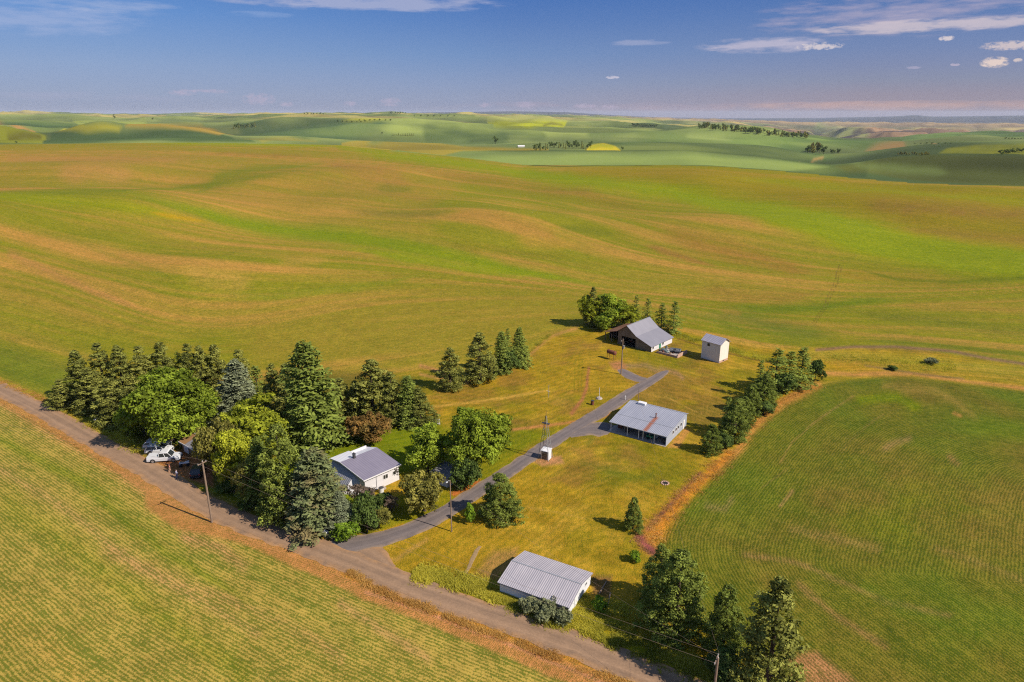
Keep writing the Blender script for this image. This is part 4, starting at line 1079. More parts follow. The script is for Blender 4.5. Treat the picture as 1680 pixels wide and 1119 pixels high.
tree('wispy_1',1061,536,489,26,'spruce_tree','second slim spruce behind the barn roof, above the ridge end', group=GC)
tree('wispy_2',1084,541,497,30,'spruce_tree','third slim spruce behind the barn, over the right roof slope', group=GC)
tree('wispy_0',1104,546,494,34,'spruce_tree','last slim spruce right of the barn, nearest the tall granary', group=GC)
GD = 'conifers along the hedge line right of the lawn'
tree('bush_1',1337,624,589,31,'leafy_tree','round dark tree at the top right end of the hedge line')
tree('wispy_1',1311,635,570,48,'spruce_tree','pointed spruce beside the round dark tree at the end of the hedge line', group=GD)
tree('wispy_2',1291,639,576,48,'spruce_tree','slender spruce second from the round dark end tree', group=GD)
tree('wispy_0',1269,643,572,58,'spruce_tree','tall wide spruce third from the round dark end tree', group=GD)
tree('bush_2',1282,645,612,44,'leafy_shrub','bushy green growth under the upper hedge line spruces', 'shrub')
tree('wispy_1',1243,652,591,30,'spruce_tree','bare topped spruce on the lawn side of the upper hedge line', group=GD)
tree('cedar_1',1252,664,612,52,'spruce_tree','stout spruce below the bare topped one in the hedge line', group=GD)
tree('cedar_0',1230,676,630,46,'leafy_shrub','rounded dark shrub in the middle of the hedge line', 'shrub')
tree('cedar_0',1219,697,650,44,'spruce_tree','spruce in the middle of the hedge line, just above the bushy one', group=GD)
tree('cedar_1',1204,718,653,62,'spruce_tree','bushy spruce near the windowed end of the porch building', group=GD)
tree('wispy_2',1191,708,651,30,'spruce_tree','dead tipped thin spruce leaning on the bushy one by the porch building', group=GD)
tree('cedar_0',1165,742,695,42,'spruce_tree','lowest spruce of the hedge line, alone beside the porch building', group=GD)
tree('bush_1',1216,690,668,26,'leafy_shrub','low dark shrub between the bushy spruce and the middle shrub', 'shrub')
tree('cedar_0',1038,868,815,38,'spruce_tree','lone small weeping conifer on the open lawn')
tree('fresh_0',1041,921,901,23,'leafy_shrub','tiny round green shrub on the lawn near the purple weeds', 'shrub')
tree('cedar_0',1080,990,893,74,'spruce_tree','spruce at the top of the clump right of the long metal shed')
tree('cedar_1',1108,1034,902,124,'spruce_tree','massive drooping conifer right of the long metal shed')
tree('cedar_0',1184,1075,958,78,'spruce_tree','middle spruce between the massive conifer and the corner pine')
tree('pine_1',1254,1150,948,132,'pine_tree','big dark pine in the lower right corner beside the road pole')
tree('bush_2',1180,1110,1070,60,'leafy_shrub','weedy dark bush at the foot of the lower road pole', 'shrub')
tree('sage_0',868,1004,984,42,'sage_shrub','grey sage bush against the long shed wall, the left of three', 'shrub')
tree('sage_1',897,1013,989,48,'sage_shrub','grey sage bush against the long shed wall, the middle of three', 'shrub')
tree('sage_0',924,1021,1000,36,'sage_shrub','grey sage bush by the near corner of the long shed, the right of three', 'shrub')
tree('fresh_1',985,1000,980,30,'leafy_shrub','green weeds clump behind the right end of the long shed', 'shrub')
tree('sage_0',1528,597,588,26,'sage_shrub','brownish low bush in the golden strip of the far right', 'shrub')
tree('bush_0',1466,607,600,18,'leafy_shrub','small green bush in the golden strip, left of the brownish one', 'shrub')

# far groves: small crowns and trunks, one tree each
fb = broad(10, 4.2, 31, MAT['dark'], .04, 7, 1.1, 420); ft = trunkmesh(6, .3, 0)
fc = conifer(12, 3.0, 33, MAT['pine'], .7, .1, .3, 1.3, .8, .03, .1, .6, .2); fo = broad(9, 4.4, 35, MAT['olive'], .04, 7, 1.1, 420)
def fartree(px, py, hpx, kind, label, group, wf=1.0):
    b = at(px, py)
    m, h0, r0, nm = {'c': (fc, 12, 3.0, 'pine_tree'), 'b': (fb, 10, 4.2, 'leafy_tree'), 'o': (fo, 9, 4.4, 'leafy_tree')}[kind]
    h = hpx*mpp(b); k = h/h0
    o = empty(nm, (b[0], b[1], b[2]-.2), rng.uniform(0, 6.28), label, 'tree', group); o.scale = (k*wf, k*wf, k)
    for n_, me_ in (('crown', m), ('trunk', ft)):
        c = bpy.data.objects.new(n_, me_); COL.objects.link(c); c.parent = o
fartree(813,236,13,'b','single dark round tree on the far green slope, left of the tiny white shed',None,1.1)
fartree(27,235,4,'b','tiny lone bush on the skyline of the big field at the far left',None,1.3)
fartree(627,220,4,'b','tiny lone tree left of the short far hedge on the green slope',None,1.2)
fartree(188,194.5,5,'b','left one of two tiny trees on the far left hill',None,1.2); fartree(251,196.5,4,'b','right one of two tiny trees on the far left hill',None,1.2)
fartree(187,189.8,3,'b','tiny tree on the skyline above the far left hill',None,1.2)
fartree(1021,246,6,'b','small dark tree at the right foot of the far yellow mound',None,1.2)
for k in range(26):
    x = 876+k*3.7+rng.uniform(-1, 1); fartree(x, 246.5-rng.uniform(0, 5)*(k > 4), 9+rng.uniform(-2, 4), 'c' if rng.random() < .5 else 'b', 'dark tree of the far grove left of the yellow mound', 'far grove by the yellow mound', .8)
for k in range(13):
    x = 384+k*2.9+rng.uniform(-1, 1); fartree(x, 211-k*.25+rng.uniform(-1, 1), 6+rng.uniform(-1, 2.5), 'b' if k % 3 else 'c', 'dark tree of the small far grove on the green hill at the left', 'small far grove on the left hill', .9)
for k in range(12):
    x = 645+k*3; fartree(x, 222.5+rng.uniform(-.5, .5), 3.5+rng.uniform(-.8, 1.2), 'c', 'tiny tree of the short straight hedge on the far green slope', 'short far hedge', 1.0)
for k in range(120):
    u_ = rng.random(); x = 1143+u_*186; y0 = 211+u_*17; fartree(x, y0+rng.uniform(-4, 1), 7+rng.uniform(-2, 3)*(1-.4*u_), 'c' if rng.random() < .3 else ('o' if rng.random() < .3 else 'b'), 'dark tree of the long far wood running down the green hill at the right', 'long far wood on the right', 1.0)
for k in range(16):
    x = 1322+rng.random()*58; y0 = 251 if x < 1345 else 253; fartree(x, y0+rng.uniform(-3, 1.5), (13 if x < 1352 else 7)+rng.uniform(-3, 2), 'o' if x < 1350 and rng.random() < .6 else 'b', 'tree of the compact far grove in the dip below the long wood', 'compact far grove in the right dip', .9)
for k in range(16):
    x = 1038+k*2.6; fartree(x, 207+rng.uniform(-.7, .7)+k*.12, 4+rng.uniform(-1, 1.4), 'b', 'tiny tree of the dark far strip below the canyon rim', 'dark far strip', 1.2)
for k in range(14):
    x = 1472+k*4+rng.uniform(-1, 1); fartree(x, 254.5+rng.uniform(-1.5, .5), 4+rng.uniform(-1, 2), 'o', 'low far bush on the crest left of the yellow green slope', 'far bushes on the right crest', 1.4)
for k in range(14):
    x = 1640+k*3+rng.uniform(-1, 1); fartree(x, 254-k*.4+rng.uniform(-2, 1), 6+rng.uniform(-2, 2), 'b', 'dark far bush at the right edge of the yellow green slope', 'far bushes at the right edge', 1.3)
for (xa, xb, y_) in ((555,600,200.5), (590,640,198), (680,745,190.8), (1500,1560,236), (1650,1680,228), (500,530,187.6), (640,665,186.3)):
    for k in range(7):
        fartree(xa+(xb-xa)*k/6+rng.uniform(-1, 1), y_+rng.uniform(-.4, .4), 2.6+rng.uniform(-.6, 1), 'b', 'speck of a tree in the broken far tree lines of the upper hills', 'far tree lines of the upper hills', 1.6)

# tall grass, weeds and crop tufts
def tufts(name, label, bands, mat, n, hgt, seed, size=.13, tintlo=0.0):
    r_ = np.random.default_rng(seed); C = []; Nn = []; T = []; S = []; TI = []
    for pts, wpx, share in bands:
        P = [at(*p) for p in pts]; seg = [math.hypot(P[i+1][0]-P[i][0], P[i+1][1]-P[i][1]) for i in range(len(P)-1)]; tot = sum(seg)
        m = int(n*share); cum = np.concatenate([[0], np.cumsum(seg)]); s = r_.uniform(0, tot, m); PA = np.array(P)
        x = np.interp(s, cum, PA[:, 0]); y = np.interp(s, cum, PA[:, 1])
        si = np.clip(np.searchsorted(cum, s)-1, 0, len(seg)-1); D = (PA[1:, :2]-PA[:-1, :2])/np.array(seg)[:, None]
        o = r_.normal(size=m)*wpx*.5; x = x-D[si, 1]*o; y = y+D[si, 0]*o
        cl = vnoise(x/1.3, y/1.3, seed); cl2 = vnoise(x/4, y/4, seed+1); k = cl >= .24
        x, y, cl, cl2 = x[k], y[k], cl[k], cl2[k]
        h = hgt*(.4+cl*.9)*r_.uniform(.6, 1.2, len(x)); zz = Z(x, y)
        for q in range(4):
            t = len(x); a = r_.uniform(0, 6.28, t)
            C.append(np.stack([x+r_.normal(size=t)*.15, y+r_.normal(size=t)*.15, zz+h*.35], 1)); Nn.append(np.stack([np.cos(a), np.sin(a), np.full(t, .7)], 1))
            T.append(np.stack([r_.normal(size=t)*.6, r_.normal(size=t)*.6, np.ones(t)], 1)); S.append(h*1.15); TI.append(tintlo+cl2*.7+r_.uniform(-.1, .3, t))
    C = np.concatenate(C); Nn = np.concatenate(Nn); T = np.concatenate(T); S = np.concatenate(S); TI = np.concatenate(TI)
    me = quadmesh(name, np.array(C), np.array(Nn), np.array(S), size, mat, np.array(TI), T=np.array(T))
    o = bpy.data.objects.new(name, me); COL.objects.link(o); o['kind'] = 'stuff'; o['label'] = label; return o
gm1 = leafmat('verge_grass', (.17, .18, .020), (.78, .68, .10), .5)
gm2 = leafmat('dry_grass', (.50, .26, .07), (.80, .52, .17), .5)
gm3 = leafmat('purple_weeds', (.16, .07, .05), (.40, .20, .14), .3)
tufts('tall_grass', 'tall green and yellow grass along the county road verge', [([(680,940),(760,956),(830,976),(900,1003),(1000,1042),(1100,1080),(1200,1118)], 1.7, .7), ([(850,985),(900,1006),(930,1018)], 1.0, .08), ([(960,1040),(990,1010),(1000,985)], 4, .12), ([(90,655),(170,702),(235,740)], 1.6, .1), ([(840,985),(900,1010),(940,1022)], 2.0, .08)], gm1, 34000, .5, 5)
tufts('dry_grass', 'dry orange grass strips along the road and the hedge', [([(570,938),(640,976),(760,1022),(900,1074),(1000,1112),(1110,1158)], .7, .35), ([(1200,740),(1160,780),(1125,812),(1098,842),(1080,870),(1060,892)], 2.2, .16), ([(0,656),(60,692),(200,775)], .6, .05), ([(1340,632),(1280,660),(1235,700)], 2.0, .1), ([(-20,618),(60,650),(95,668)], 1.2, .1)], gm2, 15000, .36, 6)
tufts('purple_weeds', 'reddish purple weeds at the end of the dry grass strip', [([(1150,775),(1115,810),(1090,836),(1064,868)], .9, .5), ([(1046,880),(1060,893),(1072,908)], 1.8, .5)], gm3, 600, .3, 7)
tufts('weeds', 'yellow green weeds along the far edge of the yard', [([(1110,549),(1180,568),(1230,584),(1290,596)], 2.0, .45), ([(1480,596),(1530,600),(1570,604)], 5, .1), ([(700,612),(770,622),(868,577),(905,549)], .8, .2), ([(1300,586),(1400,590),(1560,600)], 5, .25)], gm1, 8000, .4, 8)
#@@B@@
# ================================================================== buildings and things
MAT.update({
 'white': boards('white_painted_boards', (.52,.50,.51), (.62,.60,.60), .2, vert=False, contrast=.35),
 'whitem': boards('white_sheet_wall', (.54,.56,.59), (.66,.66,.67), .25, contrast=.35),
 'trim': plain('white_trim', (.66,.64,.63), .6, .06),
 'weather': boards('weathered_barn_boards', A(116,100,84), A(176,158,136), .24, contrast=.35),
 'brownwall': boards('brown_boards', (.10,.07,.05), (.20,.15,.11), .2),
 'glass': plain('dark_window_glass', (.02,.025,.03), .12, .1, spec=.6),
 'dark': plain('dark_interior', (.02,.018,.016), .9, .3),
 'concrete': plain('concrete', (.34,.29,.25), .9, .2, 1.5),
 'pinkcon': plain('pinkish_concrete', (.42,.27,.20), .9, .25, 1.5),
 'rust': plain('rusty_steel', (.16,.055,.030), .8, .35, 2.5),
 'steel': plain('galvanised_steel', (.36,.37,.38), .5, .2, 3, metal=.4),
 'darksteel': plain('dark_steel', (.05,.05,.055), .6, .2, 3),
 'wood': plain('weathered_pole_wood', (.22,.155,.11), .9, .25, 2),
 'lumber': plain('old_lumber', (.34,.22,.13), .9, .35, 2, vary=.3),
 'tyre': plain('rubber', (.018,.018,.018), .85, .1),
 'alu': plain('alloy', (.45,.45,.46), .35, .1, metal=.7),
 'green': plain('green_paint', (.03,.22,.12), .6, .1),
 'paintw': plain('white_car_paint', (.56,.56,.57), .25, .02, spec=.5),
 'paints': plain('silver_car_paint', (.50,.52,.56), .25, .03, spec=.5, metal=.3),
 'paintd': plain('dark_car_paint', (.02,.022,.03), .25, .05, spec=.5),
 'paintg': plain('grey_green_paint', (.20,.24,.22), .5, .15),
 'red': plain('red_lamp', (.4,.02,.02), .3, .05),
 'lamp': plain('lamp_lens', (.75,.75,.72), .2, .05),
 'ceramic': plain('ceramic', (.6,.58,.55), .4, .1),
})
roofA = metal_roof('shed_roof_sheet', A(190,184,190), A(228,218,220), .28, 0, .6)
roofC = metal_roof('porch_building_roof', A(176,178,192), A(208,208,218), .30, 0, .5, rust=(7.3, .6, -.7, 5.4))
roofB = metal_roof('barn_roof', A(158,156,166), A(184,180,188), .33, 1, .4)
roofR = metal_roof('rusty_lean_to_roof', A(120,84,66), A(170,124,98), .33, 1, .7)
roofG = metal_roof('granary_roof', A(184,178,190), A(220,212,222), .35, 0, .5)
roofH = metal_roof('house_purple_roof', A(158,150,168), A(192,182,198), .42, 1, .3)
roofW = metal_roof('house_white_roof', (.72,.71,.74), (.8,.79,.8), .4, 1, .2)
roofS = metal_roof('small_shed_roof', A(150,146,152), A(184,178,184), .3, 1, .5)
roofO = metal_roof('garage_roof', A(150,110,72), A(196,150,104), .3, 0, .8)

def slab(mb, p, th=.06):
    """thin sheet from four corners, thickness downwards"""
    n = len(p); lo = [(a[0], a[1], a[2]-th) for a in p]
    return mb.add(list(p)+lo, [tuple(range(n)), tuple(range(2*n-1, n-1, -1))]+[(i, (i+1) % n, n+(i+1) % n, n+i) for i in range(n)])
def window(parent, wall, c, w, h, axis, out, frame='trim', panes=2):
    """window set proud of a wall: frame (with bars) and glass. axis = direction of width; out = outward normal"""
    f = MB(); g = MB(); t = .06
    def P(a, z, o): return (c[0]+axis[0]*a+out[0]*o, c[1]+axis[1]*a+out[1]*o, c[2]+z)
    def bar(a0, a1, z0, z1, o0, o1, mb):
        vs = [P(a, z, o) for a in (a0, a1) for z in (z0, z1) for o in (o0, o1)]
        mb.add(vs, [(0,1,3,2),(4,6,7,5),(0,4,5,1),(2,3,7,6),(0,2,6,4),(1,5,7,3)])
    bar(-w/2-t, -w/2, -h/2, h/2, .01, .06, f); bar(w/2, w/2+t, -h/2, h/2, .01, .06, f)
    bar(-w/2-t, w/2+t, h/2, h/2+t, .01, .06, f); bar(-w/2-t, w/2+t, -h/2-t, -h/2, .01, .08, f)
    for k in range(1, panes): bar(-w/2+w*k/panes-.02, -w/2+w*k/panes+.02, -h/2, h/2, .02, .05, f)
    bar(-w/2, w/2, -h/2, h/2, .012, .025, g)
    fo_ = f.build('window', MAT[frame], parent); g.build('pane', MAT['glass'], fo_)
    return fo_
def door(parent, c, w, h, axis, out, mat='trim', handle=True):
    d = MB(); 
    def bar(mb, a0, a1, z0, z1, o0, o1):
        vs = [(c[0]+axis[0]*a+out[0]*o, c[1]+axis[1]*a+out[1]*o, c[2]+z) for a in (a0, a1) for z in (z0, z1) for o in (o0, o1)]
        mb.add(vs, [(0,1,3,2),(4,6,7,5),(0,4,5,1),(2,3,7,6),(0,2,6,4),(1,5,7,3)])
    bar(d, -w/2, w/2, 0, h, .01, .05)
    for z0, z1 in ((.15, h*.45), (h*.52, h-.15)): bar(d, -w/2+.12, w/2-.12, z0, z1, .045, .065)
    o = d.build('door', MAT[mat], parent)
    if handle:
        k = MB(); bar(k, w/2-.16, w/2-.08, h*.47, h*.5, .05, .11); k.build('handle', MAT['darksteel'], o)
    return o

# ---- long metal shed by the road
t_ = empty('metal_shed', (-1.6, 75.0, 0), R(-28.6), 'long low white walled metal shed with ribbed pale gable roof beside the county road', 'shed')
Lx, Wy, E_, RZ_, RY = 9.85, 7.3, 1.72, 2.5, 3.65
b = MB(); b.bb(0, Lx, 0, .12, -.1, E_); b.bb(0, Lx, Wy-.12, Wy, -.1, E_)
for x0 in (0.0, Lx-.12):
    b.prism([(.12, -.1), (Wy-.12, -.1), (Wy-.12, E_), (RY, RZ_-.03), (.12, E_)], x0, x0+.12)
b.build('wall', MAT['whitem'], t_)
r1 = MB(); slab(r1, [(-.25, -.25, E_-.03), (Lx+.25, -.25, E_-.03), (Lx+.25, RY, RZ_+.06), (-.25, RY, RZ_+.06)]); r1.build('roof', roofA, t_)
r2 = MB(); slab(r2, [(-.25, RY+.004, RZ_+.06), (Lx+.25, RY+.004, RZ_+.06), (Lx+.25, Wy+.25, E_-.03), (-.25, Wy+.25, E_-.03)]); r2.build('roof', roofA, t_)
b = MB(); b.box((Lx/2, RY, RZ_+.075), (Lx+.5, .16, .03)); b.build('ridge_cap', MAT['steel'], t_)
b = MB(); b.tube((-.2, -.30, E_-.08), (Lx+.2, -.30, E_-.08), .05, n=6); b.build('gutter', MAT['darksteel'], t_)
for y_ in (.4, 4.0): b = MB(); b.bb(-.03, .0, y_, y_+2.8, 0, 1.65); b.build('sliding_door', MAT['whitem'], t_)
window(t_, None, (Lx, 5.6, 1.2), .5, .45, (0, 1), (1, 0))
door(t_, (Lx, 2.2, 0), .8, 1.55, (0, 1), (1, 0))

# ---- porch building (shop) with open front
t_ = empty('porch_building', (19.6, 123.2, 0), R(-34.0), 'low white outbuilding with a full width open porch and rust stained metal roof', 'outbuilding')
Lx, Wy = 11.6, 10.8; yb, yr = 3.0, 9.4; z0, zb, zr, zk = 2.15, 2.62, 3.25, 2.7
b = MB()
for x0 in (0.0, Lx-.12):
    ya = 3.0 if x0 == 0 else 0.0
    pr = [(ya, -.1), (Wy, -.1), (Wy, zk-.05), (yr, zr-.06), (yb, zb-.06)]+([(0, z0-.05)] if x0 else [])
    b.prism(pr, x0, x0+.12)
b.bb(.12, Lx-.12, 3.0, 3.12, 0, zb-.07); b.bb(.12, Lx-.12, Wy-.12, Wy, -.1, zk-.06)
b.build('wall', boards('blue_grey_boards', A(176,184,200), A(196,202,214), .2, vert=False, contrast=.35), t_)
r1 = MB(); slab(r1, [(-.25, -.25, z0-.02), (Lx+.2, -.25, z0-.02), (Lx+.2, yb, zb+.03), (-.25, yb, zb+.03)]); slab(r1, [(-.25, yb+.003, zb+.03), (Lx+.2, yb+.003, zb+.03), (Lx+.2, yr, zr+.03), (-.25, yr, zr+.03)])
slab(r1, [(-.25, yr+.003, zr+.03), (Lx+.2, yr+.003, zr+.03), (Lx+.2, Wy+.25, zk-.03), (-.25, Wy+.25, zk-.03)]); r1.build('roof', roofC, t_)
b = MB(); b.bb(-.24, Lx+.19, yb-.05, yb+.05, zb+.035, zb+.06); b.bb(-.24, Lx+.19, yr-.08, yr+.08, zr+.035, zr+.06); b.build('ridge_cap', MAT['steel'], t_)
b = MB(); b.bb(-.3, Lx+.25, -.29, -.26, z0-.14, z0+.0); b.build('fascia', MAT['trim'], t_)
b = MB(); b.bb(-.5, Lx+.05, -.4, 2.98, -.1, .06); b.build('porch_floor', MAT['concrete'], t_)
for x in (.08, 3.6, 6.0, 6.9, 9.2):
    b = MB(); b.box((x, .0, z0/2), (.12, .12, z0-.06)); b.build('post', MAT['trim'], t_)
for y_ in (3.4, 4.9, 6.1, 7.6): window(t_, None, (Lx, y_, 1.55), .62, .7, (0, 1), (1, 0), panes=1)
for x in (4.0, 10.3): door(t_, (x, 3.0, .06), .85, 2.0, (1, 0), (0, -1), 'weather' if x < 5 else 'trim')
window(t_, None, (7.6, 3.0, 1.4), 1.5, .8, (1, 0), (0, -1)); window(t_, None, (5.4, 3.0, 1.4), .9, .9, (1, 0), (0, -1))
c = MB(); c.tube((7.3, 5.0, zb+.2), (7.3, 5.0, zb+1.25), .11, n=10); c.tube((7.3, 5.0, zb+1.15), (7.3, 5.0, zb+1.3), .2, .05, 10); c.build('chimney', MAT['rust'], t_)
c = MB(); c.bb(1.8, 3.4, yr-.9, yr+.1, zr-.05, zr+.38); c.build('roof_hatch', MAT['trim'], t_)
door(t_, (Lx, 9.2, 0), .8, 1.9, (0, 1), (1, 0))
def local(t, p):
    a = t.rotation_euler.z; return (t.location.x+p[0]*math.cos(a)-p[1]*math.sin(a), t.location.y+p[0]*math.sin(a)+p[1]*math.cos(a), p[2])
PT = t_
# things kept in the porch
def wheel_geo(mb, c, r, w, ax=(0, 1)):
    mb.tube((c[0]-ax[0]*w/2, c[1]-ax[1]*w/2, c[2]), (c[0]+ax[0]*w/2, c[1]+ax[1]*w/2, c[2]), r, n=16)
q = local(PT, (7.9, 1.2, .06)); t_ = empty('garden_cart', q, R(-30), 'small green cart with handle parked in the open porch', 'cart')
b = MB(); b.loft([[(-.6, -.35, .35), (.6, -.35, .35), (.6, .35, .35), (-.6, .35, .35)], [(-.75, -.45, .75), (.75, -.45, .75), (.75, .45, .75), (-.75, .45, .75)]]); b.build('tray', MAT['green'], t_)
for s_ in (-1, 1):
    b = MB(); wheel_geo(b, (-.3, s_*.48, .25), .25, .09); b.build('wheel', MAT['tyre'], t_)
b = MB(); b.path([(.7, 0, .5), (1.3, 0, .8)], [.025]*2); b.path([(1.3, -.3, .8), (1.3, .3, .8)], [.025]*2); b.build('handle', MAT['darksteel'], t_)
q = local(PT, (6.2, .9, .06)); t_ = empty('bicycle', q, R(-20), 'dark bicycle standing in the middle of the open porch', 'bicycle')
for x in (-.52, .52):
    b = MB(); n = 16
    b.path([(x+.33*math.cos(i*math.tau/n), 0, .34+.33*math.sin(i*math.tau/n)) for i in range(n+1)], [.025]*(n+1), 5)
    for i in range(6): b.tube((x, 0, .34), (x+.31*math.cos(i*math.tau/6), 0, .34+.31*math.sin(i*math.tau/6)), .006, n=4)
    b.build('wheel', MAT['tyre'], t_)
b = MB(); b.path([(-.52, 0, .34), (-.1, 0, .3), (-.2, 0, .85), (-.52, 0, .34)], [.022]*4); b.path([(-.1, 0, .3), (.36, 0, .82), (-.18, 0, .75)], [.022]*3); b.path([(.36, 0, .92), (.52, 0, .34)], [.02]*2); b.build('frame', MAT['darksteel'], t_)
b = MB(); b.ell((-.21, 0, .9), (.14, .07, .04)); b.build('saddle', MAT['tyre'], t_)
b = MB(); b.path([(.3, -.26, .98), (.36, 0, .95), (.3, .26, .98)], [.018]*3); b.build('handlebar', MAT['darksteel'], t_)
for i, (x, y, nm, mt, dims, lb) in enumerate([(1.0, 2.4, 'storage_box', 'rust', (.9, .6, .7), 'reddish storage box in the left bay of the open porch'), (2.2, 2.3, 'cardboard_box', 'lumber', (.6, .5, .5), 'brown box on the porch floor right of the reddish one'), (3.0, 1.3, 'storage_box', 'darksteel', (.7, .5, .6), 'dark box near the front of the left porch bay'), (8.6, 2.4, 'metal_cabinet', 'ceramic', (.7, .6, 1.2), 'white cabinet against the porch back wall'), (11.0, 1.0, 'storage_box', 'darksteel', (.7, .7, .8), 'dark box at the right end of the open porch'), (10.9, 2.2, 'metal_cabinet', 'steel', (.6, .5, 1.0), 'grey cabinet in the right corner of the open porch')]):
    q = local(PT, (x, y, .06)); t_ = empty(nm, q, R(-34+i*7), lb, 'cabinet' if 'cabinet' in nm else 'box')
    b = MB(); b.box((0, 0, dims[2]/2), dims); b.build('body', MAT[mt], t_, bevel=.02)
    b = MB(); b.box((0, 0, dims[2]+.025), (dims[0]+.05, dims[1]+.05, .045)) if 'cabinet' not in nm else b.box((0, -dims[1]/2-.02, dims[2]/2), (dims[0]*.9, .03, dims[2]*.9)); b.build('lid' if 'cabinet' not in nm else 'door', MAT[mt], t_)

# ---- barn
t_ = empty('barn', (36.8, 170.5, 0), R(-42.5), 'old barn with big grey metal roof, weathered plank gable and open bays', 'barn')
BD = 10.9
b = MB()   # gable planks, front face y=0
b.prism([(-4.9, 0), (0, 0), (0, 1.6), (-4.6, 3.35), (-4.9, 3.55)], 0, .1, 'y')
b.prism([(-4.9, 2.55), (-4.9, 3.55), (-7.7, 5.7), (-9.3, 4.55), (-9.3, 2.55)], 0, .1, 'y')
b.prism([(-10.6, 0), (-9.3, 0), (-9.3, 4.5), (-10.5, 3.7)], 0, .1, 'y')
b.bb(-10.55, -10.45, .1, BD, 0, 3.6)
b.prism([(-10.5, 0), (0, 0), (0, 1.6), (-4.6, 3.35), (-7.7, 5.7), (-10.5, 3.7)], BD-.1, BD, 'y')
b.build('plank_wall', MAT['weather'], t_)
b = MB(); b.bb(-15, -10.6, BD-.12, BD-.02, 0, 2.3); b.bb(-15.05, -14.95, 2.5, BD-.1, 0, 2.3); b.build('plank_wall', MAT['brownwall'], t_)
b = MB(); b.bb(-.1, 0, .1, BD-.1, 0, 1.58); b.build('side_wall', MAT['white'], t_)
r1 = MB(); slab(r1, [(.3, -.35, 1.55), (.3, BD+.3, 1.55), (-4.6, BD+.3, 3.42), (-4.6, -.35, 3.42)]); slab(r1, [(-4.603, -.35, 3.42), (-4.603, BD+.3, 3.42), (-7.7, BD+.3, 5.8), (-7.7, -.35, 5.8)]); r1.build('roof', roofB, t_)
r2 = MB(); slab(r2, [(-7.703, -.35, 5.8), (-7.703, BD+.3, 5.8), (-10.7, BD+.3, 3.75), (-10.7, -.35, 3.75)]); slab(r2, [(-10.703, .1, 3.6), (-10.703, BD+.1, 3.6), (-15.3, BD+.1, 2.35), (-15.3, .1, 2.35)]); r2.build('lean_to_roof', roofR, t_)
b = MB(); b.bb(-7.82, -7.58, -.35, BD+.3, 5.80, 5.84); b.build('ridge_cap', MAT['steel'], t_)
for x in (-14.9, -12.8): 
    b = MB(); b.box((x, .3, 1.15), (.16, .16, 2.3)); b.build('post', MAT['weather'], t_)
b = MB(); b.bb(-10.4, -.12, .15, BD-.12, 0.0, .05); b.build('darkened_floor', MAT['dark'], t_)  # floor coloured near black, the darkness inside the bay painted on
window(t_, None, (0, .9, 1.0), .6, .6, (0, 1), (1, 0), panes=1); window(t_, None, (0, 5.9, 1.0), .7, .7, (0, 1), (1, 0), panes=1)
door(t_, (0, 4.4, 0), .85, 1.5, (0, 1), (1, 0), 'green')
BR = t_
q = local(BR, (-7.2, 3.0, .05)); t_ = empty('old_tractor', q, R(30), 'dark old tractor parked inside the open bay of the barn', 'tractor')
b = MB(); b.box((.6, 0, 1.0), (1.7, .6, .7)); b.box((-.6, 0, .8), (.9, .8, .5)); b.build('body', MAT['rust'], t_, bevel=.05)
for x, r_ in ((-.7, .7), (1.2, .4)):
    for s_ in (-1, 1):
        b = MB(); wheel_geo(b, (x, s_*.75, r_), r_, .3); b.build('wheel', MAT['tyre'], t_)
b = MB(); b.box((-.6, 0, 1.2), (.4, .5, .1)); b.box((-.8, 0, 1.4), (.08, .5, .4)); b.build('seat', MAT['dark'], t_)
q = local(BR, (-13.0, 4.5, 0)); t_ = empty('farm_wagon', q, R(45), 'grey farm wagon under the rusty lean-to roof of the barn', 'wagon')
b = MB(); b.box((0, 0, .9), (3.0, 1.6, .15)); b.bb(-1.5, 1.5, -.8, -.74, .98, 1.5); b.bb(-1.5, 1.5, .74, .8, .98, 1.5); b.build('bed', MAT['weather'], t_)
for x in (-1, 1):
    for s_ in (-1, 1):
        b = MB(); wheel_geo(b, (x, s_*.75, .4), .4, .15); b.build('wheel', MAT['tyre'], t_)

# ---- tall granary
t_ = empty('granary', (52.4, 162.2, 0), R(132-180), 'tall narrow pale metal granary with a ribbed gable roof, standing right of the barn', 'granary')
LX, WY, HE, HR = 5.3, 4.0, 5.0, 6.15
b = MB(); 
b.bb(-LX, 0, 0, .1, .1, HE); b.bb(-LX, 0, WY-.1, WY, .1, HE)
for x0 in (-LX, -.1): b.prism([(.1, .5 if x0 > -1 else .1), (WY-.1, .5 if x0 > -1 else .1), (WY-.1, HE), (WY/2, HR-.06), (.1, HE)], x0, x0+.1)
b.build('wall', boards('granary_sheet', (.64,.57,.50), (.72,.66,.58), .3, contrast=.3), t_)
b = MB(); b.bb(-LX-.08, .08, -.08, WY+.08, -.2, .1); b.bb(-.06, .06, .1, WY-.1, .1, .5); b.build('foundation', MAT['pinkcon'], t_)
r1 = MB(); slab(r1, [(-LX-.3, -.3, HE-.12), (.35, -.3, HE-.12), (.35, WY/2, HR+.04), (-LX-.3, WY/2, HR+.04)]); r1.build('roof', roofG, t_)
r2 = MB(); slab(r2, [(-LX-.3, WY/2+.003, HR+.04), (.35, WY/2+.003, HR+.04), (.35, WY+.3, HE-.12), (-LX-.3, WY+.3, HE-.12)]); r2.build('roof', roofG, t_)
window(t_, None, (-3.4, 0, 4.1), .55, .55, (1, 0), (0, -1), 'darksteel', 2)
b = MB(); b.bb(.061, .09, 1.6, 2.2, .15, .42); b.build('hatch', MAT['darksteel'], t_)
b = MB(); b.bb(.12, .42, WY/2-.05, WY/2+.05, HR-.5, HR-.35); b.build('hoist_beam', MAT['wood'], t_)

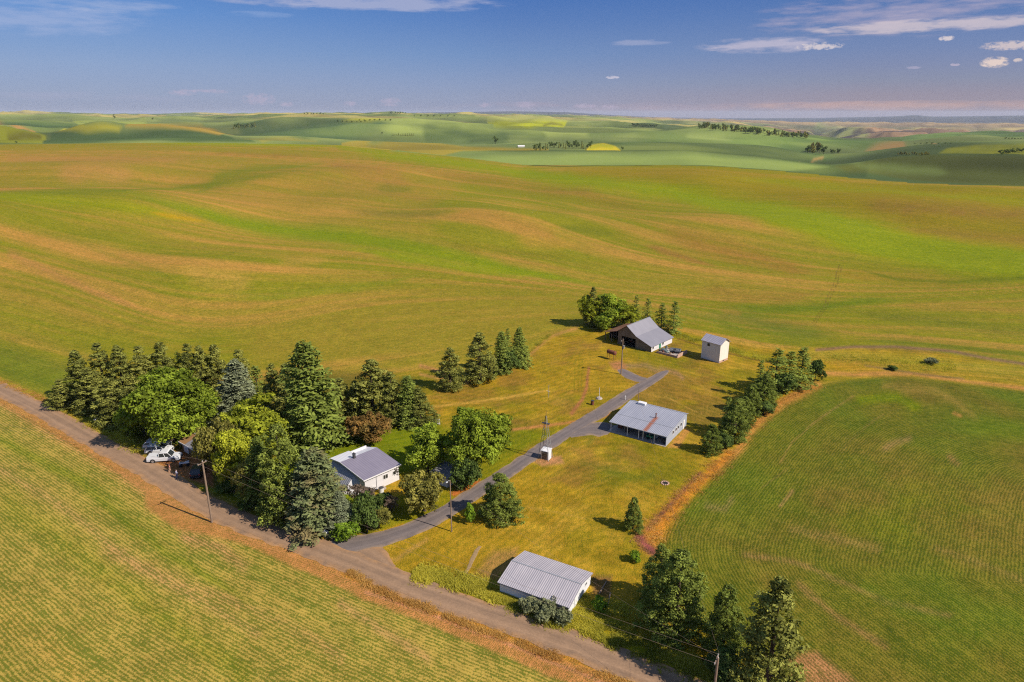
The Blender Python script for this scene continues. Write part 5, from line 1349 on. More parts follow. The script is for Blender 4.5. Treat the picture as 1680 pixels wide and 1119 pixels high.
# ---- farmhouse
t_ = empty('farmhouse', (-24.25, 99.3, 0), R(-44), 'white farmhouse with a low purple grey roof, mostly hidden by trees', 'house')
HY = 6.9; XL = -9.4
b = MB(); b.prism([(0, -.1), (HY, -.1), (HY, 2.95), (0, 2.95)], -.15, 0)
b.bb(XL, 0-.15, HY-.15, HY, -.1, 2.95); b.bb(XL, XL+.15, .15, HY-.15, -.1, 3.3)
b.prism([(XL, -.1), (-.15, -.1), (-.15, 2.97), (-6.6, 3.62), (XL, 3.2)], 0, .15, 'y')
b.build('wall', MAT['white'], t_)
r1 = MB(); slab(r1, [(.4, -.4, 2.98), (.4, HY+.3, 2.98), (-6.6, HY+.3, 3.72), (-6.6, -.4, 3.72)], .1); r1.build('roof', roofH, t_)
r2 = MB(); slab(r2, [(-6.604, -.4, 3.72), (-6.604, 3.4, 3.72), (XL-.4, 3.4, 3.3), (XL-.4, -.4, 3.3)], .1); slab(r2, [(-6.604, 3.404, 3.70), (-6.604, HY+.3, 3.70), (XL-.4, HY+.3, 2.7), (XL-.4, 3.404, 2.7)], .1); r2.build('roof', roofW, t_)
b = MB(); b.bb(XL-.42, .46, -.47, -.405, 2.80, 2.90) if False else b.add([( -6.6,-.46,3.78),(.46,-.46,3.02),(.46,-.46,2.82),(-6.6,-.46,3.56),(-6.6,-.405,3.78),(.46,-.405,3.02),(.46,-.405,2.82),(-6.6,-.405,3.56)], [(0,1,2,3),(7,6,5,4),(0,4,5,1),(1,5,6,2),(2,6,7,3),(3,7,4,0)])
b.add([(-6.6,-.46,3.78),(XL-.46,-.46,3.34),(XL-.46,-.46,3.14),(-6.6,-.46,3.56),(-6.6,-.405,3.78),(XL-.46,-.405,3.34),(XL-.46,-.405,3.14),(-6.6,-.405,3.56)], [(3,2,1,0),(4,5,6,7),(1,5,4,0),(2,6,5,1),(3,7,6,2),(0,4,7,3)])
b.bb(.405, .46, -.40, HY+.3, 2.82, 3.02); b.build('fascia', MAT['trim'], t_)
l = MB(); slab(l, [(XL, -.005, 3.05), (-2.7, -.005, 3.05), (-2.7, -2.5, .35), (XL, -2.5, .35)], .08); l.build('lean_to_roof', metal_roof('lean_to_sheet', A(196,196,206), A(214,212,220), .45, 0, .2), t_)
l = MB(); l.add([(-2.7,-2.4,-.1),(0,-.02,-.1),(0,-.02,2.78),(-2.7,-.02,3.0),(-2.7,-2.4,.38)], [(0,1,2,3,4)]); l.add([(-2.78,-2.42,-.1),(-2.78,-2.42,.36),(XL,-2.42,.36),(XL,-2.42,-.1)], [(0,1,2,3)]); l.build('oblique_lit_wall', MAT['white'], t_)  # wall shape made up, set oblique so the sun lights it
c = MB(); c.box((-6.2, 2.2, 4.0), (.4, .4, .9)); c.box((-6.2, 2.2, 4.5), (.5, .5, .08)); c.tube((-6.2, 2.2, 4.5), (-6.2, 2.2, 4.75), .1, n=8); c.build('chimney', MAT['darksteel'], t_)
window(t_, None, (0, 4.1, 1.75), .9, .75, (0, 1), (1, 0), panes=2); window(t_, None, (0, 5.9, 1.75), .5, .6, (0, 1), (1, 0), panes=1)
b = MB(); b.bb(.0, .05, 2.2, 2.26, 0, 2.82); b.build('downpipe', MAT['darksteel'], t_)
b = MB(); b.bb(.02, .9, 2.6, 3.5, -.1, .35); b.build('step', MAT['concrete'], t_)
q = local(t_, (1.2, 2.3, 0)); t2 = empty('white_tank', q, 0, 'white round tank with dark lid by the farmhouse wall', 'tank'); b = MB(); b.tube((0, 0, 0), (0, 0, .9), .42, n=14); b.build('drum', MAT['ceramic'], t2); b = MB(); b.tube((0, 0, .9), (0, 0, .98), .46, .3, 14); b.build('lid', MAT['darksteel'], t2)

# ---- little garage by the road
g0 = flat(300, 739); t_ = empty('garage', g0, R(-38), 'little garage with a rusty brown roof and white fascia beside the parked vehicles', 'garage')
gx, gy, gh = 5.4, 4.6, 1.95
b = MB(); b.bb(0, gx, 0, .12, 0, gh); b.bb(0, gx, gy-.12, gy, 0, gh); b.bb(0, .12, .12, gy-.12, 0, gh+.3); b.bb(gx-.12, gx, .12, gy-.12, 0, gh+.3); b.build('wall', MAT['brownwall'], t_)
r1 = MB(); slab(r1, [(-.3, -.4, gh+.02), (1.9, -.4, gh+.02), (1.9, gy/2, gh+.75), (-.3, gy/2, gh+.75)]); r1.build('roof', roofO, t_)
r1 = MB(); slab(r1, [(1.903, -.4, gh+.02), (gx+.3, -.4, gh+.02), (gx+.3, gy/2, gh+.75), (1.903, gy/2, gh+.75)]); slab(r1, [(-.3, gy/2+.003, gh+.75), (gx+.3, gy/2+.003, gh+.75), (gx+.3, gy+.4, gh+.02), (-.3, gy+.4, gh+.02)]); r1.build('roof', roofS, t_)
b = MB(); b.bb(-.34, gx+.3, -.47, -.41, gh-.14, gh+.06); b.build('fascia', MAT['trim'], t_)
door(t_, (1.5, 0, 0), 1.6, 1.75, (1, 0), (0, -1), 'whitem')
door(t_, (3.9, 0, 0), 1.5, 1.75, (1, 0), (0, -1), 'weather')
# ---- small outbuilding behind the apple tree
g0 = flat(734, 800); t_ = empty('small_shed', g0, R(-36), 'small grey roofed shed half hidden between the apple tree and the dark shrub', 'shed')
b = MB(); b.bb(-3.4, 0, 0, .1, 0, 1.9); b.bb(-3.4, 0, 3.1, 3.2, 0, 2.3); b.prism([(.1, 0), (3.1, 0), (3.1, 2.3), (.1, 1.9)], -.1, 0); b.prism([(.1, 0), (3.1, 0), (3.1, 2.3), (.1, 1.9)], -3.4, -3.3); b.build('wall', MAT['whitem'], t_)
r1 = MB(); slab(r1, [(-3.7, -.35, 1.9), (.3, -.35, 1.9), (.3, 3.5, 2.45), (-3.7, 3.5, 2.45)]); r1.build('roof', roofS, t_)
door(t_, (-1.2, 0, 0), .8, 1.7, (1, 0), (0, -1))

# ---- windmill tower over the pump house
wc = flat(896, 752); t_ = empty('pump_house', (wc[0], wc[1], 0), R(-28), 'small white pump house under the skeleton tower', 'pump house')
b = MB(); b.box((0, 0, .85), (1.5, 1.25, 1.7)); b.build('wall', MAT['whitem'], t_)
b = MB(); slab(b, [(-.85, -.75, 1.75), (.85, -.75, 1.75), (.85, .75, 1.95), (-.85, .75, 1.95)], .06); b.build('roof', MAT['trim'], t_)
b = MB(); b.bb(-.6, .45, -.66, -.63, .05, 1.6); b.build('door', MAT['weather'], t_)
t_ = empty('windmill_tower', (wc[0]-.15, wc[1]+.1, 0), R(-28), 'thin four legged steel windmill tower without blades, standing over the pump house', 'tower')
TH = 9.6
for sx_ in (-1, 1):
    for sy_ in (-1, 1):
        b = MB(); b.tube((sx_*1.05, sy_*.95, 0), (sx_*.08, sy_*.08, TH-1.2), .045, .035, 6); b.build('leg', MAT['darksteel'] if sx_ < 0 else MAT['steel'], t_)
b = MB()
for k in range(1, 6):
    z_ = k*1.45; f = 1-z_/(TH-1.2)*.93; c_ = [(sx_*1.05*f, sy_*.95*f, z_) for sx_, sy_ in ((-1,-1),(1,-1),(1,1),(-1,1))]
    for i in range(4):
        b.tube(c_[i], c_[(i+1) % 4], .018, n=4)
        f2 = 1-(z_-1.45)/(TH-1.2)*.93; lo = [(sx_*1.05*f2, sy_*.95*f2, z_-1.45) for sx_, sy_ in ((-1,-1),(1,-1),(1,1),(-1,1))]
        b.tube(lo[i], c_[(i+1) % 4], .012, n=4)
b.build('brace', MAT['steel'], t_)
b = MB(); b.tube((0, 0, TH-1.6), (0, 0, TH), .07, .03, 6); b.build('mast', MAT['darksteel'], t_)
b = MB(); b.box((0, 0, TH-2.6), (1.5, .5, .07)); b.build('platform', MAT['darksteel'], t_)

# ---- poles and wires
def pole(px, py, ty, label, r=.14, kind='cross', name='utility_pole', ang=R(60)):
    g = at(px, py); h = top_height(g, ty)
    t = empty(name, (g[0], g[1], g[2]), ang, label, 'pole')
    b = MB(); b.tube((0, 0, -.3), (0, 0, h), r*1.15, r*.8, 10); b.build('pole', MAT['wood'] if kind != 'post' else MAT['trim'], t)
    if kind == 'cross':
        b = MB(); b.box((0, .14, h-.35), (1.5, .1, .12)); b.build('crossarm', MAT['wood'], t)
        for x in (-.68, .68, 0):
            b = MB(); z_ = h-.29 if x else h; b.tube((x, .14 if x else 0, z_), (x, .14 if x else 0, z_+.16), .05, .03, 8); b.build('insulator', MAT['ceramic'], t)
    if kind == 'transformer':
        b = MB(); b.box((0, .14, h-.5), (1.1, .1, .12)); b.build('crossarm', MAT['wood'], t)
        for x in (-.5, .5):
            b = MB(); b.tube((x, .14, h-.44), (x, .14, h-.25), .05, .03, 8); b.build('insulator', MAT['ceramic'], t)
        b = MB(); b.tube((.0, -.3, h-2.4), (.0, -.3, h-1.6), .17, n=10); b.build('transformer', MAT['steel'], t)
    if kind == 'lamp':
        b = MB(); b.path([(0, 0, h-.3), (-.2, 0, h+.1), (-.7, 0, h+.15)], [.03, .03, .03]); b.build('lamp_arm', MAT['steel'], t); b = MB(); b.ell((-.8, 0, h+.08), (.25, .16, .12)); b.build('lamp', MAT['steel'], t)
    return t, g, h
pA, gA, hA = pole(348, 857, 757, 'weathered wooden power pole on the field side of the county road', .15)
pB, gB, hB = pole(741, 872, 788, 'slim dark lamp pole where the driveway passes the small shed', .09, 'lamp', 'lamp_pole')
pC, gC, hC = pole(1019, 614, 556, 'dark wooden transformer pole on the yard near the rusty fuel tank', .14, 'transformer')
pD, gD, hD = pole(1166, 1180, 1079, 'wooden power pole at the bottom edge beside the county road', .15)
pE, gE, hE = pole(1047, 660, 636, 'thin pole rising behind the open porch building', .06, 'plain', 'metal_pole')
def wire(a, b_, sag, label, r=.012, n=14):
    m = MB(); pts = []
    for i in range(n+1):
        t = i/n; pts.append((a[0]+(b_[0]-a[0])*t, a[1]+(b_[1]-a[1])*t, a[2]+(b_[2]-a[2])*t-sag*4*t*(1-t)))
    m.path(pts, [r*.6]*(n+1), 5); o = m.build('power_line', MAT['wood']); tag(o, label, 'power line')
def off(g, h, k, ang=R(60)): return (g[0]+math.cos(ang)*k, g[1]+math.sin(ang)*k, g[2]+h-.15)
fl = (-150, 128.0, 10.5)
wire(off(gA, hA, -.68), (fl[0]-.4, fl[1]-.5, fl[2]), 1.0, 'nearer power line running left from the field side pole', .02, 20)
wire(off(gA, hA, .68), (fl[0]+.3, fl[1]+.6, fl[2]), 1.0, 'farther power line running left from the field side pole', .02, 20)
wire(off(gA, hA, -.68), off(gD, hD, -.68), .9, 'nearer power line between the field side pole and the bottom pole', .018, 20)
wire(off(gA, hA, .68), off(gD, hD, .68), .9, 'farther power line between the field side pole and the bottom pole', .018, 20)
wire(off(gD, hD, .68), off(gC, hC, .3), 1.6, 'service line from the bottom pole towards the transformer pole', .014, 20)
wire(off(gD, hD, .2), off(gB, hB, 0), 1.0, 'service line from the bottom pole towards the lamp pole', .014, 20)

# ---- rusty fuel tank on its stand
q = flat(1003, 589); t_ = empty('fuel_tank', q, R(-46), 'rusty brown cylindrical fuel tank on a tall stand', 'fuel tank')
b = MB(); n = 14
secs = []
for x, r_ in ((-1.35, .3), (-1.25, .5), (-1.1, .55), (1.1, .55), (1.25, .5), (1.35, .3)):
    secs.append([(x, r_*math.cos(i*math.tau/n), 1.85+r_*math.sin(i*math.tau/n)) for i in range(n)])
b.loft(secs); b.build('tank', MAT['rust'], t_, smooth=True)
for x in (-1, 1):
    for y in (-.45, .45):
        b = MB(); b.tube((x*1.05, y*1.2, 0), (x, y, 1.6), .05, n=6); b.build('leg', MAT['rust'], t_)
for x in (-1, 1): b = MB(); b.tube((x, -.52, .3), (x, .48, 1.3), .03, n=4); b.build('brace', MAT['rust'], t_)
# ---- pen of scrap beside the barn
q = flat(1101, 597); 
def at_b(x, y): return local(BR, (x, y, 0))
t_ = empty('scrap_pen', at_b(1.3, .6), R(-42.5), 'low pinkish concrete walled pen full of scrap beside the white barn wall', 'pen')
b = MB(); b.bb(0, 6.2, 0, .2, 0, .55); b.bb(6.0, 6.2, .2, 5.0, 0, .95); b.bb(.0, 6.0, 4.9, 5.1, 0, .3); b.build('wall', MAT['pinkcon'], t_)
b = MB(); b.bb(0, 6.0, .2, 4.9, 0, .08); b.build('floor_slab', MAT['concrete'], t_)
PN = t_
q = local(PN, (1.3, 2.2, .1)); t_ = empty('rowing_boat', q, R(-70), 'upturned grey green boat hull lying in the scrap pen', 'boat')
b = MB(); b.loft([[(x, w_*c_, .1+h_*s_) for c_, s_ in ((-1,0),(-.8,.6),(-.3,.95),(.3,.95),(.8,.6),(1,0))] for x, w_, h_ in ((-1.7,.25,.3),(-1.2,.55,.5),(0,.7,.6),(1.2,.65,.58),(1.6,.55,.5))]); b.build('hull', MAT['paintg'], t_, smooth=True)
b = MB(); b.box((0, 0, .74), (3.1, .07, .06)); b.build('keel', MAT['steel'], t_)
q = local(PN, (3.6, 3.3, .08)); t_ = empty('utility_trailer', q, R(-25), 'flat grey utility trailer with dark wheels in the scrap pen', 'trailer')
b = MB(); b.box((0, 0, .6), (2.8, 1.5, .1)); b.bb(-1.4, 1.4, -.75, -.7, .65, 1.0); b.bb(-1.4, 1.4, .7, .75, .65, 1.0); b.bb(1.35, 1.4, -.7, .7, .65, 1.0); b.build('bed', MAT['steel'], t_)
for s_ in (-1, 1):
    b = MB(); wheel_geo(b, (-.2, s_*.86, .35), .36, .18); b.build('wheel', MAT['tyre'], t_)
b = MB(); b.path([(1.4, -.6, .55), (2.4, 0, .5), (1.4, .6, .55)], [.04]*3); b.build('drawbar', MAT['darksteel'], t_)
q = local(PN, (3.5, 3.2, .75)); t_ = empty('tyre_stack', q, 0, 'dark tyre lying on the utility trailer', 'tyre')
b = MB(); n = 12
b.path([(.36*math.cos(i*math.tau/n), .36*math.sin(i*math.tau/n), .12) for i in range(n+1)], [.12]*(n+1), 8); b.build('tyre', MAT['tyre'], t_)
for i in range(9):
    rr_ = random.Random(i); q = local(PN, (rr_.uniform(2.2, 5.6), rr_.uniform(.6, 4.4), .12+.05*i))
    t_ = MB().box((0, 0, 0), (rr_.uniform(1.2, 2.6), .22, .06)).build('lumber_board', MAT['lumber' if i % 3 else 'rust']); t_.location = q; t_.rotation_euler = (0, R(rr_.uniform(-6, 6)), rr_.uniform(0, 3.1))
    tag(t_, 'old board lying loose in the scrap pen', 'board', 'loose boards in the scrap pen')
for i, (x_, y_) in enumerate(((.6, .5), (1.5, .7), (.4, 4.3))):
    q = local(PN, (x_, y_, .08)); lb = ['dark drum at the near corner of the scrap pen', 'rusty drum beside the dark one in the scrap pen', 'drum at the barn side of the scrap pen'][i]
    t_ = empty('oil_drum', q, 0, lb, 'drum'); b = MB(); b.tube((0, 0, 0), (0, 0, .88), .29, n=12); b.build('drum', MAT[['darksteel', 'rust', 'paintg'][i]], t_); b = MB()
    for z_ in (.02, .3, .58, .86): b.tube((0, 0, z_), (0, 0, z_+.03), .305, n=12)
    b.build('rim', MAT['darksteel'], t_)

# ---- small yard things
def yard(px, py): return flat(px, py)
q = yard(972, 664); t_ = empty('rusty_barrel', q, 0, 'rusty burn barrel casting a shadow at the drive edge', 'barrel'); b = MB(); b.tube((0, 0, 0), (0, 0, .95), .34, n=12); b.build('drum', MAT['rust'], t_); b = MB(); b.tube((0, 0, .92), (0, 0, 1.0), .37, n=12); b.build('rim', MAT['darksteel'], t_)
q = yard(983, 654); t_ = empty('well_pipe', q, 0, 'thin white standpipe on a stone base left of the driveway', 'pipe'); b = MB(); b.tube((0, 0, 0), (0, 0, 2.6), .05, n=6); b.build('pipe', MAT['trim'], t_); b = MB(); b.tube((0, 0, 0), (0, 0, .3), .75, .55, 9); b.build('stone_base', MAT['concrete'], t_)
q = yard(900, 652); t_ = empty('clothes_pole', q, 0, 'thin pale pole with a short bar alone on the back lawn', 'pole'); b = MB(); b.tube((0, 0, 0), (0, 0, 3.0), .05, n=6); b.build('post', MAT['steel'], t_); b = MB(); b.tube((-.5, 0, 1.6), (.2, 0, 1.4), .04, n=6); b.build('arm', MAT['steel'], t_)
q = yard(1026, 656); t_ = empty('marker_post', q, 0, 'short white marker post beside the upper driveway', 'post'); b = MB(); b.box((0, 0, .5), (.12, .12, 1.0)); b.build('post', MAT['trim'], t_); b = MB(); b.box((0, -.07, .85), (.3, .03, .2)); b.build('plate', MAT['trim'], t_)
q = yard(158, 697); t_ = empty('mailbox', q, R(60), 'small white mailbox on a post at the road verge under the dark pines', 'mailbox'); b = MB(); b.box((0, 0, .5), (.1, .1, 1.0)); b.build('post', MAT['trim'], t_); b = MB(); b.box((0, 0, 1.12), (.5, .25, .22)); b.tube((-.25, 0, 1.23), (.25, 0, 1.23), .125, n=10); b.build('box', MAT['trim'], t_)
q = yard(1091, 793); t_ = empty('fire_ring', q, 0, 'round stone fire ring on the lower lawn', 'fire ring')
b = MB()
for i in range(11): b.ell((.6*math.cos(i*.571), .6*math.sin(i*.571), .06), (.18, .15, .11), 7, 5, i)
b.build('stone_ring', MAT['pinkcon'], t_); b = MB(); b.tube((0, 0, .0), (0, 0, .05), .45, n=12); b.build('ash_bed', MAT['dark'], t_)
q = yard(716, 697); t_ = empty('slatted_bench', q, R(-10), 'small white slatted panel at the lawn edge behind the round green trees', 'panel'); b = MB()
for k in range(4): b.box((0, 0, .3+k*.3), (1.4, .06, .2))
b.build('slats', MAT['trim'], t_); 
for x in (-.7, .7): b = MB(); b.box((x, .06, .65), (.08, .08, 1.3)); b.build('post', MAT['trim'], t_)
q = yard(530, 879); t_ = empty('propane_tank', (q[0], q[1], 0), R(-25), 'white propane tank on feet in the shade under the faded blue spruce', 'propane tank')
b = MB(); secs = []
for x, r_ in ((-1.1, .12), (-1.02, .3), (-.85, .42), (-.6, .46), (.6, .46), (.85, .42), (1.02, .3), (1.1, .12)): secs.append([(x, r_*math.cos(i*math.tau/14), .72+r_*math.sin(i*math.tau/14)) for i in range(14)])
b.loft(secs); b.build('tank', MAT['paintw'], t_, smooth=True); b = MB(); b.tube((0, 0, 1.15), (0, 0, 1.3), .16, n=10); b.build('valve_cover', MAT['ceramic'], t_)
for x in (-.6, .6): b = MB(); b.box((x, 0, .15), (.12, .7, .3)); b.build('foot', MAT['concrete'], t_)
q = at(855, 241.5); sc_ = mpp(q); t_ = empty('far_shed', q, R(10), 'tiny white farm building far off on the green slope beside the dark grove', 'farm building')
b = MB(); b.bb(-5.5*sc_, 5.5*sc_, -2*sc_, 2*sc_, 0, 2.0*sc_); b.prism([(-2*sc_, 2*sc_), (2*sc_, 2*sc_), (0, 3*sc_)], -5.5*sc_, 5.5*sc_); b.build('wall', MAT['trim'], t_)
b = MB(); slab(b, [(-5.8*sc_, -2.3*sc_, 1.95*sc_), (5.8*sc_, -2.3*sc_, 1.95*sc_), (5.8*sc_, 0, 3.1*sc_), (-5.8*sc_, 0, 3.1*sc_)], .2); slab(b, [(-5.8*sc_, .01, 3.1*sc_), (5.8*sc_, .01, 3.1*sc_), (5.8*sc_, 2.3*sc_, 1.95*sc_), (-5.8*sc_, 2.3*sc_, 1.95*sc_)], .2); b.build('roof', MAT['trim'], t_)
for i, (x_, y_) in enumerate(((990, 965), (1000, 985))):
    t_ = MB().tube((-1.4, 0, .12), (1.4, .15, .12), .11, .07, 8).build('log', MAT['wood']); q = yard(x_, y_); t_.location = q; t_.rotation_euler = (0, 0, R(60+i*12)); tag(t_, ['log lying behind the right end of the long shed', 'nearer log in the weeds right of the long shed'][i], 'log')

# ---- vehicles
def car(name, px, py, rz, label, paint, L=4.7, W=1.85, Hh=1.65, kind='suv'):
    g = flat(px, py); t = empty(name, g, rz, label, 'pickup truck' if kind == 'truck' else 'car')
    w = W/2; P = MAT[paint]
    # lower body: side profile sections along x, front = +x
    zb = .28; sh = Hh*.58
    def sec(x, top, hw, bot=zb): return [(x, -hw, bot+.08), (x, -hw*1.0, top*.72), (x, -hw*.93, top), (x, hw*.93, top), (x, hw, top*.72), (x, hw, bot+.08), (x, hw*.85, bot), (x, -hw*.85, bot)]
    if kind == 'truck': prof = [(-L/2, .95, .93), (-L/2+.08, 1.08, .98), (-L/2+.9, 1.12, 1.0), (-.1, 1.12, 1.0), (L/2-1.5, 1.12, 1.0), (L/2-.6, 1.08, .98), (L/2-.15, .98, .94), (L/2, .72, .86)]
    else: prof = [(-L/2, .85, .90), (-L/2+.12, 1.0, .96), (-L/2+.9, 1.0, 1.0), (0, .98, 1.0), (L/2-1.3, .97, 1.0), (L/2-.5, .88, .97), (L/2-.12, .74, .92), (L/2, .55, .82)]
    b = MB(); b.loft([sec(x, tp, w*k) for x, tp, k in prof]); b.build('body', P, t, smooth=False, bevel=.04)
    if kind == 'truck': c0, c1, c2, c3 = -.75, -.55, .85, 1.55
    else: c0, c1, c2, c3 = -L/2+.12, -L/2+.65, L*.06, L*.06+.85
    zt = Hh; zs = prof[3][1]-.02
    def gsec(z, a, b_, hw): return [(a, -hw, z), (b_, -hw, z), (b_, hw, z), (a, hw, z)]
    b = MB(); b.loft([gsec(zs, c0, c3, w*.94), gsec(zt-.12, c1, c2, w*.80)]); b.build('windows', MAT['glass'], t)
    b = MB(); b.loft([gsec(zt-.14, c1-.04, c2+.06, w*.83), gsec(zt, c1+.05, c2-.12, w*.76)])
    for f in ((c0+.02, c1-.02), (c3-.02, c2+.04)):
        for s_ in (-1, 1): b.tube((f[0], s_*w*.93, zs), (f[1], s_*w*.81, zt-.1), .06, .05, 6)
    mx = (c0+c3)/2; mt_ = (c1+c2)/2
    for k in ((0,) if kind == 'truck' else (-.18, .22)):
        for s_ in (-1, 1): b.tube((mx+k*L/2, s_*w*.945, zs), (mt_+k*L/2.4, s_*w*.81, zt-.1), .055, .05, 6)
    b.build('roof', P, t, bevel=.02)
    if kind == 'truck':
        b = MB(); b.bb(-L/2+.06, c0-.12, -w*.93, w*.93, 1.11, 1.20); b.build('bed_cover', P, t, bevel=.03)
        b = MB(); b.bb(c0-.12, c0-.02, -w*.9, w*.9, 1.0, 1.13); b.build('cab_gap', MAT['dark'], t)
    wb = L*.30 if kind != 'truck' else L*.31
    for x in (-wb, wb):
        for s_ in (-1, 1):
            r_ = .38 if kind == 'truck' else .34
            b = MB(); wheel_geo(b, (x, s_*(w-.10), r_), r_+.07, .225); b.build('wheel_arch', MAT['dark'], t)
            b = MB(); wheel_geo(b, (x, s_*(w-.09), r_), r_, .25); wo_ = b.build('wheel', MAT['tyre'], t)
            b = MB(); wheel_geo(b, (x, s_*(w-.08), r_), r_*.6, .27); b.build('rim', MAT['alu'], wo_)
    for s_ in (-1, 1):
        b = MB(); b.box((L/2-.13, s_*w*.68, prof[-1][1]+.08), (.16, .34, .14)); b.build('headlight', MAT['lamp'], t)
        b = MB(); b.box((-L/2+.0, s_*w*.78, .85), (.08, .18, .22)); b.build('taillight', MAT['red'], t)
        b = MB(); b.box((c3-.35, s_*(w+.10), zs+.05), (.14, .2, .13)); b.build('mirror', MAT['darksteel'], t, bevel=.02)
    b = MB(); b.bb(L/2-.06, L/2+.05, -w*.45, w*.45, .42, .68); b.build('grille', MAT['darksteel'], t)
    for x0, x1, z0_ in ((L/2-.08, L/2+.08, .28), (-L/2-.08, -L/2+.06, .30)):
        b = MB(); b.bb(x0, x1, -w*.86, w*.86, z0_, z0_+.17); b.build('bumper', MAT['darksteel'] if kind == 'truck' else P, t, bevel=.02)
    return t
car('pickup_truck', 271, 755, R(8), 'white crew cab pickup with a white bed cover, nearest of the vehicles by the garage', 'paintw', 5.7, 2.0, 1.9, 'truck')
car('parked_car', 262, 741.5, R(8), 'white wagon with black windows parked just behind the white pickup', 'paintw', 4.7, 1.85, 1.62)
car('parked_car', 259, 734, R(6), 'silver wagon farthest back of the three parked side by side', 'paints', 4.7, 1.85, 1.6)
car('parked_car', 326, 776, R(100), 'black car parked in the tree shade behind the wooden power pole', 'paintd', 4.5, 1.85, 1.6)
g = flat(303, 764); t_ = empty('quad_bike', g, R(20), 'small white and black quad bike in the shade in front of the garage', 'quad bike')
b = MB(); b.loft([[(-.8, -.25, .5), (-.8, .25, .5), (-.8, .2, .8), (-.8, -.2, .8)], [(0, -.22, .5), (0, .22, .5), (0, .15, .75), (0, -.15, .75)], [(.8, -.3, .5), (.8, .3, .5), (.8, .2, .85), (.8, -.2, .85)]]); b.build('body', MAT['paintw'], t_, bevel=.03)
b = MB(); b.box((-.25, 0, .86), (.7, .28, .12)); b.build('seat', MAT['tyre'], t_, bevel=.03)
b = MB(); b.path([(.35, -.38, 1.05), (.45, 0, 1.0), (.35, .38, 1.05)], [.025]*3); b.tube((.45, 0, 1.0), (.6, 0, .7), .03, n=6); b.build('handlebar', MAT['darksteel'], t_)
for x in (-.6, .6):
    for s_ in (-1, 1): b = MB(); wheel_geo(b, (x, s_*.45, .28), .28, .22); b.build('wheel', MAT['tyre'], t_)

# ---- two people on the road edge
def person(px, py, rz, label, shirt, trousers, hair, step=.16, Hh=1.72, arm=.0):
    g = flat(px, py); root = MB(); k = Hh/1.72
    J = {'pel': (0, 0, .93), 'bel': (0, 0, 1.08), 'che': (.0, 0, 1.30), 'nek': (.0, 0, 1.47), 'hea': (.02, 0, 1.60), 'top': (.02, 0, 1.70)}
    for s_, n_ in ((1, 'L'), (-1, 'R')):
        fx = step*s_
        J.update({'hip'+n_: (0, .09*s_, .90), 'kne'+n_: (fx*.6+.03, .10*s_, .49), 'ank'+n_: (fx, .10*s_, .09), 'toe'+n_: (fx+.17, .11*s_, .04),
                  'sho'+n_: (0, .18*s_, 1.42), 'elb'+n_: (-fx*.3-.02, .25*s_, 1.15), 'wri'+n_: (-fx*.6+.08+arm, .25*s_, .93+arm*.6), 'han'+n_: (-fx*.6+.12+arm, .25*s_, .86+arm*.7),
                  'fi1'+n_: (-fx*.6+.13+arm, .27*s_, .79+arm*.7), 'fi2'+n_: (-fx*.6+.15+arm, .25*s_, .78+arm*.7), 'fi3'+n_: (-fx*.6+.12+arm, .23*s_, .79+arm*.7), 'thu'+n_: (-fx*.6+.17+arm, .24*s_, .85+arm*.7)})
    E = [('pel','bel'),('bel','che'),('che','nek'),('nek','hea'),('hea','top')]
    for n_ in 'LR': E += [('pel','hip'+n_),('hip'+n_,'kne'+n_),('kne'+n_,'ank'+n_),('ank'+n_,'toe'+n_),('che','sho'+n_),('sho'+n_,'elb'+n_),('elb'+n_,'wri'+n_),('wri'+n_,'han'+n_),('han'+n_,'fi1'+n_),('han'+n_,'fi2'+n_),('han'+n_,'fi3'+n_),('han'+n_,'thu'+n_)]
    RAD = {'pel': (.13,.15), 'bel': (.11,.14), 'che': (.12,.16), 'nek': (.055,.055), 'hea': (.085,.078), 'top': (.06,.06), 'hip': (.085,.085), 'kne': (.058,.058), 'ank': (.04,.04), 'toe': (.035,.04), 'sho': (.055,.055), 'elb': (.042,.042), 'wri': (.028,.028), 'han': (.03,.022), 'fi1': (.009,.009), 'fi2': (.009,.009), 'fi3': (.009,.009), 'thu': (.01,.01)}
    names = list(J)
    def skin(nm, keep, grow, mat, parent, cut=None):
        ks = [q for q in names if q in keep]; me = bpy.data.meshes.new(nm)
        me.from_pydata([tuple(v*k for v in (cut or {}).get(q, J[q])) for q in ks], [(ks.index(a), ks.index(b)) for a, b in E if a in ks and b in ks], [])
        o = bpy.data.objects.new(nm, me); COL.objects.link(o); me.materials.append(mat)
        m_ = o.modifiers.new('skin', 'SKIN'); m_.use_smooth_shade = True
        for i, q in enumerate(ks):
            r_ = RAD[q[:3]]; me.skin_vertices[0].data[i].radius = ((r_[0]+grow)*k, (r_[1]+grow)*k); me.skin_vertices[0].data[i].use_root = (i == 0)
        s2 = o.modifiers.new('sub', 'SUBSURF'); s2.levels = 1; s2.render_levels = 2
        if parent: o.parent = parent
        return o
    sk = plain('skin_tone', (.42,.25,.17), .6, .05)
    body = skin('person', set(names), 0, sk, None); body.location = g; body.rotation_euler = (0, 0, rz); tag(body, label, 'person')
    skin('shirt', {'pel','bel','che','shoL','shoR','elbL','elbR'}, .018, shirt, body, {'elbL': (J['elbL'][0], J['elbL'][1]-.01, 1.2), 'elbR': (J['elbR'][0], J['elbR'][1]+.01, 1.2)})
    skin('trousers', {'pel','hipL','hipR','kneL','kneR','ankL','ankR'}, .02, trousers, body)
    h = MB(); h.ell((-.015*k, 0, 1.67*k), (.105*k, .095*k, .10*k), 12, 8); h.build('hair', hair, body, smooth=True)
    return body
hb = plain('brown_hair', (.06,.035,.02), .8, .2)
